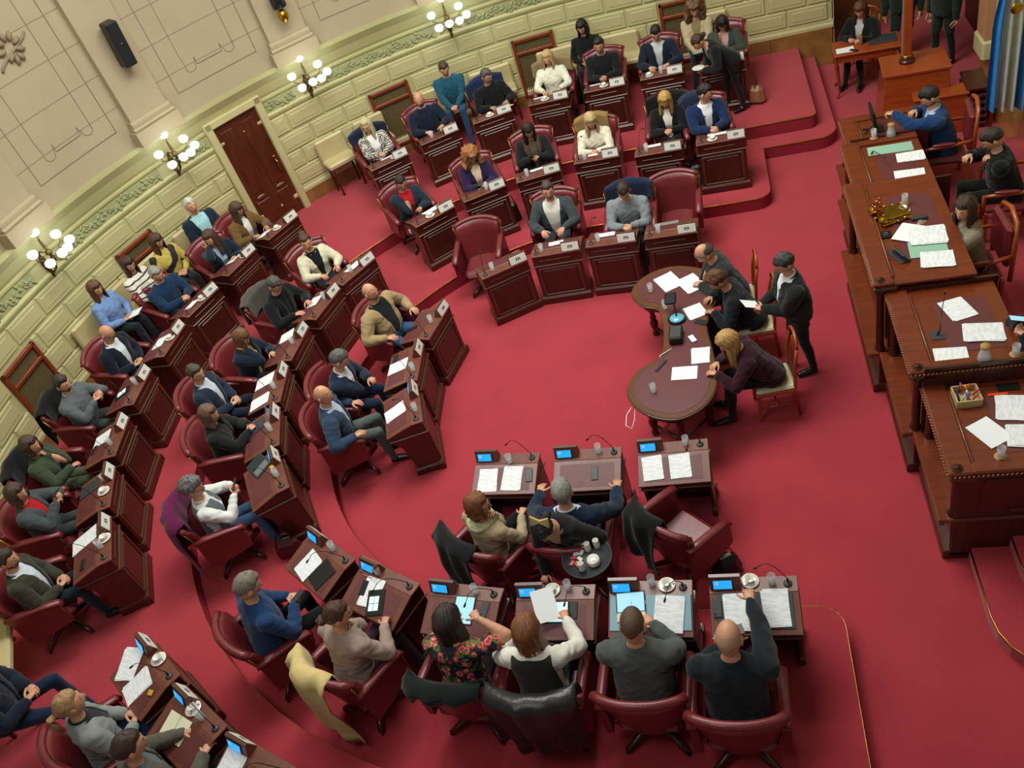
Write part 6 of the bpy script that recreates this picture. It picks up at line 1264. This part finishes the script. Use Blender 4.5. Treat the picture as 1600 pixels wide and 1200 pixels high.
    if top == 'scarf':
        q = MB(); sm2 = mat('scarf_cream', 'b8b890', .9, nscale=6, namt=.25, bump=.4, bscale=30)
        for i in range(3): q.tube([nk + Vector(((.085 + .012 * i) * math.cos(a), (.08 + .02 * i) * math.sin(a), -.01 * i + .012 * math.sin(3 * a + i))) for a in [k * PI / 8 for k in range(17)]], .026, sm2, 8)
        q.tube([sp(.45, .04, .12), sp(.3, .05, .16), sp(.15, .03, .15)], [.035, .045, .02], sm2, 8); q.obj('scarf', root)
    if hair != 'bald':
        g = hair_geom({'tied': 'tied'}.get(hair, hair), hm_, HR, seed * .37)
        ho = g.obj('hair', root); ho.location = hc_
    else:
        q = MB(); 
        for i in range(9):
            a = rad(100 + 160 * i / 8); q.ell(hc_ + HR @ Vector((.079 * math.sin(a) if False else .078 * math.cos(a - PI/2), -.02 - .075 * abs(math.cos(a - PI)) , -.02)), (.012, .02, .03), hm_, None, 6, 4)
        bg = mat('shaved_' + hc, hc, .7)
        g = hair_geom('shaved', bg, HR, seed); ho = g.obj('hair', root); ho.location = hc_
    if 'glasses' in ex:
        q = MB()
        for s in (-1, 1):
            q.tube([hc_ + HR @ Vector((s * .031 + .02 * math.cos(a), .104, .008 + .016 * math.sin(a))) for a in [k * PI / 5 for k in range(10)]], .0025, BLACK, 4, closed=True); q.tube([hc_ + HR @ Vector((s * .05, .103, .012)), hc_ + HR @ Vector((s * .08, 0, .012))], .0022, BLACK, 4)
        q.tube([hc_ + HR @ Vector((-.011, .107, .01)), hc_ + HR @ Vector((.011, .107, .01))], .0022, BLACK, 4); q.obj('glasses', root)
    if pid == 'st2':
        q = MB(); bw_ = cloth('b8a468'); c = hc_ + HR @ Vector((0, -.075, .135))
        for s in (-1, 1): q.add([c + HR @ Vector(v) for v in [(X, A * -.8 + B * .5, A * .5 + B * .8) for X, A, B in ((0, .014, .012), (0, -.014, .012), (s * .085, -.045, .016), (s * .085, .055, .016), (0, .014, -.012), (0, -.014, -.012), (s * .085, -.045, -.004), (s * .085, .055, -.004))]], [(0, 1, 2, 3), (4, 7, 6, 5), (0, 3, 7, 4), (1, 5, 6, 2), (3, 2, 6, 7), (0, 4, 5, 1)], bw_)
        q.ell(c, (.016, .016, .016), bw_); q.obj('hair_bow', root)
    SKEL[pid] = (root, hands, hc_, HR)
    return root
for p in PEOPLE: person(p)

# ---------------- things people hold, coats, bags ----------------
def hpos(pid, s):
    r, hs, h, HR = SKEL[pid]; s_, E, Wr, cu, ra = hs[0 if s < 0 else 1]; M = Tr(*r.location) @ Rz(r.rotation_euler.z) @ Matrix.Scale(r.scale.x, 4); return M, M @ (Wr + (Wr - E).normalized() * .09)
def place_held(mb, name, lab, cat, pid, s, rz=0, dz=.02, tilt=0, off=(0, 0, 0)):
    M, q = hpos(pid, s); return thing(mb, name, lab, cat, Tr(q.x, q.y, q.z + dz) @ Rz(SKEL[pid][0].rotation_euler.z + rz) @ Tr(*off) @ Rx(tilt))
def phone(scr=False):
    m = MB(); m.box((0, 0, 0), (.074, .15, .009), BLACK, None, .003); m.box((0, 0, .005), (.066, .14, .001), LCDB if scr else DARKG); return m
place_held(phone(), 'mobile_phone', 'dark phone in the hands of the man in royal blue jumper', 'phone', 'V1', -1, 0, .02, .3, (.05, 0, 0))
place_held(phone(), 'mobile_phone', 'phone held by the woman in black with brown fur collar', 'phone', 'T3', -1, 0, .02, .4, (.04, 0, 0))
place_held(phone(), 'mobile_phone', 'phone held up by the woman with grey curls', 'phone', 'U6', -1, 0, .03, .9, (.03, .02, 0))
place_held(phone(), 'mobile_phone', 'phone held by the woman in grey coat with red cuffs', 'phone', 'W7', -1, 0, .03, .6, (.04, .02, 0))
place_held(phone(True), 'mobile_phone', 'teal lit phone in a hand at the right picture edge', 'phone', 'ro4', -1, 0, .03, .3, (.05, .03, 0))
place_held(phone(), 'mobile_phone', 'small phone in the fingers of the woman with purple blazer', 'phone', 'T2', -1, .4, .03, .4, (.04, 0, 0))
place_held(sheet(.2, .28, PAPER, 1), 'paper_sheet', 'page held up by the woman with auburn hair', 'paper', 'V4', 1, .3, .05, .5, (-.12, .06, 0))
place_held(sheet(.15, .2, PAPER, 1), 'paper_sheet', 'small white sheet in the hands of the standing man', 'paper', 'st1', -1, .2, .03, .5, (.05, .02, 0))
place_held(sheet(.2, .27, PRINTED, 1), 'leaflet', 'printed leaflet on the lap of the woman in light blue', 'paper', 'wb4', 1, .2, .03, .2, (-.05, .05, 0))
m = MB(); m.box((0, 0, 0), (.06, .09, .012), BLACK, None, .002); place_held(m, 'card_case', 'small dark blue case held by the bald man in black jumper', 'case', 'V6', -1, .3, .03)
m = MB(); m.lathe([(.03, 0), (.06, .005), (.1, .02), (.098, .024), (.05, .01), (.004, .008)], CHINA, (0, 0, 0), 18); place_held(m, 'plate', 'white plate held out by the person in black bending down', 'plate', 'st3', -1, 0, .02)
m = MB(); m.box((0, 0, 0), (.2, .28, .012), mat('teal_folder', '50b0a0', .6), None, .002); place_held(m, 'folder', 'turquoise folder held by the curly haired woman', 'folder', 'wy3', -1, .2, .04, .3)
# tray with cups
M, q = hpos('st2', 1); tc_ = M @ Vector((.30, .50, .97)); tz = tc_.z
tc_ = Vector((-1.64, -3.36, 1.02))
e = empty('serving_tray', tc_, 0, 'round dark serving tray carried by the waitress', 'tray'); m = MB(); m.lathe([(.21, 0), (.23, .004), (.23, .022), (.222, .022), (.22, .008), (.003, .007)], DARKG, (0, 0, 0), 36); m.obj('tray_disc', e)
def coffee_pot(loc, lab):
    e = empty('milk_jug', loc, random.uniform(0, 6), lab, 'jug', 'white jugs on the round tray'); m = MB(); m.lathe([(.026, 0), (.032, .01), (.03, .07), (.024, .09), (.028, .1), (.025, .1), (.02, .07), (.002, .06)], CHINA, (0, 0, 0), 14); m.obj('body', e)
    m = MB(); m.tube([(.028, 0, .085), (.055, 0, .075), (.055, 0, .035), (.031, 0, .02)], .005, CHINA, 6); m.obj('handle', e)
coffee_pot(tc_ + Vector((.01, .08, .009)), 'left white jug at the far side of the round tray'); coffee_pot(tc_ + Vector((.09, .11, .009)), 'right white jug at the far side of the round tray'); coffee_pot(tc_ + Vector((-.03, -.13, .009)), 'white jug at the near side of the round tray')
m = MB(); 
for i in range(4): m.lathe([(.03, .014 * i), (.058, .01 + .014 * i), (.056, .014 + .014 * i)], CHINA, (0, 0, 0), 18)
thing(m, 'stacked_saucers', 'stack of white saucers on the round tray', 'saucer', Tr(*(tc_ + Vector((.07, -.06, .009)))))
for i, (x, y, c) in enumerate(((-.12, .0, 'b82838'), (-.13, -.06, 'c04848'), (-.08, -.08, 'b82838'), (-.1, .04, 'd8d8d0'), (-.05, .05, 'd8d8d0'), (-.06, -.02, 'd8d8d0'))):
    m = MB(); m.box((0, 0, .005), (.055, .035, .01), mat('sachet_' + c, c, .5), Rz(i * 1.1), .002); o = thing(m, 'sachet', ('red' if c[0] != 'd' else 'white') + ' sugar sachets lying in a heap on the round tray', 'sachet', Tr(*(tc_ + Vector((x, y, .009 + .004 * (i % 3)))))); o['group'] = 'sachets on the round tray, ' + ('red' if c[0] != 'd' else 'white')
# coats over chair backs
def coat(k, colr, lab, drop=.5, w=.56, xo=0, leather=False, seed_=0, inside=.25, flare=0.0):
    ch = CHAIRS[k]; m = (mat('leather_black', '1c1c1e', .35, nscale=10, namt=.3, bump=.4, bscale=25) if leather else cloth(colr)); nu, nv_ = 22, 22; vs = []
    tot = inside + .10 + drop
    for j in range(nv_ + 1):
        d = tot * j / nv_
        for i in range(nu + 1):
            u = -1 + 2 * i / nu; x = xo + u * w / 2 * (1 + flare * max(0, d - inside) ); bw_ = .10 * min(1, abs(x / .33)) ** 2.2
            if d < inside: z = 1.035 - (inside - d); y = -.265 + bw_ + .03 * ((inside - d) / inside)
            elif d < inside + .10: t = (d - inside) / .10; z = 1.035 + .015 * math.sin(t * PI); y = -.265 + bw_ - .115 * t
            else: e_ = d - inside - .10; z = 1.03 - e_; y = -.385 + bw_ - .02 * min(1, e_ * 4)
            fold = noise.noise(Vector((x * 6 + seed_, z * 2.0, seed_))) * .05 + .018 * math.sin(x * 34 + seed_ + 4 * z) * (min(1, abs(d - inside) * 5))
            y += fold * (1 if d > inside + .05 else .3) - (.03 if d > inside + .1 else 0); z -= .05 * abs(u) ** 2 * (d > inside) + (.09 * noise.noise(Vector((u * 2 + seed_, 1, 2))) if j == nv_ else 0)
            vs.append((x + .02 * noise.noise(Vector((x * 5, z * 5, seed_))), y, z))
    n0 = len(vs); k_ = nu + 1; vs += [(x, y + .012, z - .006) for x, y, z in vs]; fs = []
    for j in range(nv_):
        for i in range(nu): a = j*k_+i; fs.append((a, a+1, a+k_+1, a+k_)); fs.append((n0+a, n0+a+k_, n0+a+k_+1, n0+a+1))
    for j in range(nv_): a = j*k_; fs.append((a, a+k_, n0+a+k_, n0+a)); a = j*k_+nu; fs.append((a, n0+a, n0+a+k_, a+k_))
    for i in range(nu): fs.append((i, n0+i, n0+i+1, i+1)); a = nv_*k_+i; fs.append((a, a+1, n0+a+1, n0+a))
    q = MB(); q.add(vs, fs, m, None, True); o = thing(q, 'coat', lab, 'coat', Tr(*ch.location) @ Rz(ch.rotation_euler.z) @ Matrix.Diagonal((1.1, 1.08, 1.055, 1)))
coat('A3', '18243a', 'navy coat hung on the chair of the man in pale grey jumper', .4, .6, 0, seed_=1)
coat('C1', '16181a', 'black coat hung over the chair of the woman in cream scarf', .75, .5, -.1, seed_=2)
coat('T4', '8a7244', 'camel coat hung behind the woman with straight blonde hair', .35, .5, .05, seed_=3)
coat('T5', '141618', 'black coat on the chair of the woman with golden hair', .4, .62, 0, seed_=4)
coat('T6', '24344a', 'denim blue jacket over the chair of the man in royal blue jacket', .35, .4, .14, seed_=5)
coat('U6', '5c1440', 'plum purple coat hung over the chair of the woman with grey curls', .7, .6, 0, seed_=6, flare=.3)
coat('V2', 'ccb87c', 'pale yellow trench coat trailing from the chair of the woman in taupe jumper', .85, .5, -.08, seed_=7, flare=.25)
coat('V3', '101a18', 'black coat folded on the chair of the woman in tulip print', .05, .62, 0, seed_=8, inside=.32)
coat('V4', '1c1c1e', 'black leather jacket over the chair of the woman with auburn hair', .62, .68, 0, leather=True, seed_=9)
coat('W5', '0e1412', 'black coat hung on the chair of the bearded man', .5, .6, 0, seed_=10)
coat('W6', '101416', 'black coat on the chair of the woman in olive green', .5, .6, 0, seed_=11)
coat('Y1', '1a2438', 'navy quilted coat behind the blonde woman in checked jacket', .4, .64, 0, seed_=12)
coat('Y3', '1a2c4c', 'bright navy coat behind the man in black rollneck', .4, .66, 0, seed_=13)
coat('Y4', '8a7a54', 'beige coat over the chair of the blonde woman in white knit', .5, .66, 0, seed_=14)
coat('U2', '4a4640', 'grey brown coat on the chair of the man in black coat', .3, .6, 0, seed_=15)
coat('C3', '121414', 'black coat hung over the corner of the turned empty chair', .55, .38, -.08, seed_=16)
def bag(p, rz, s, colr, lab, strap=True):
    e = empty('handbag', p, rz, lab, 'bag'); m = MB(); m.box((0, 0, s[2] / 2), s, mat('bag_' + colr, colr, .4, nscale=8, namt=.25, bump=.3, bscale=20), None, min(s) * .3, .8); m.obj('bag_body', e)
    if strap: m = MB(); m.tube([(-s[0] * .3, 0, s[2] * .95), (-s[0] * .2, 0, s[2] * 1.35), (s[0] * .2, 0, s[2] * 1.35), (s[0] * .3, 0, s[2] * .95)], .008, BLACK, 6); m.obj('strap', e)
bag((-5.329, -2.475, 0.20), 0.20, (.34,.16,.26), '3c0c14', 'glossy dark red handbag on the carpet beside the grey curls chair')
bag((-0.485, -2.878, 0.00), 0.50, (.3,.2,.26), '141214', 'black handbag on the carpet beside the turned empty chair')
bag((-3.475, 3.951, 0.20), 0.30, (.22,.14,.34), '1c1a10', 'black and gold bag between two middle row desks')
bag((-4.162, 3.646, 0.20), 0.30, (.16,.12,.28), '101814', 'small black bag beside the purple blazer desk')
bag((-0.552, 4.096, 0.20), 0.20, (.2,.1,.34), '3a4a40', 'grey green shopping bag between the golden hair and royal blue desks')
bag((0.506, 5.983, 0.42), 1.20, (.2,.3,.3), '8a5a40', 'tan handbag with white base beside the last back desk')
bag((-2.583, 7.338, 0.42), 0.10, (.16,.14,.24), '10201c', 'dark bottle green bag between two back row desks')
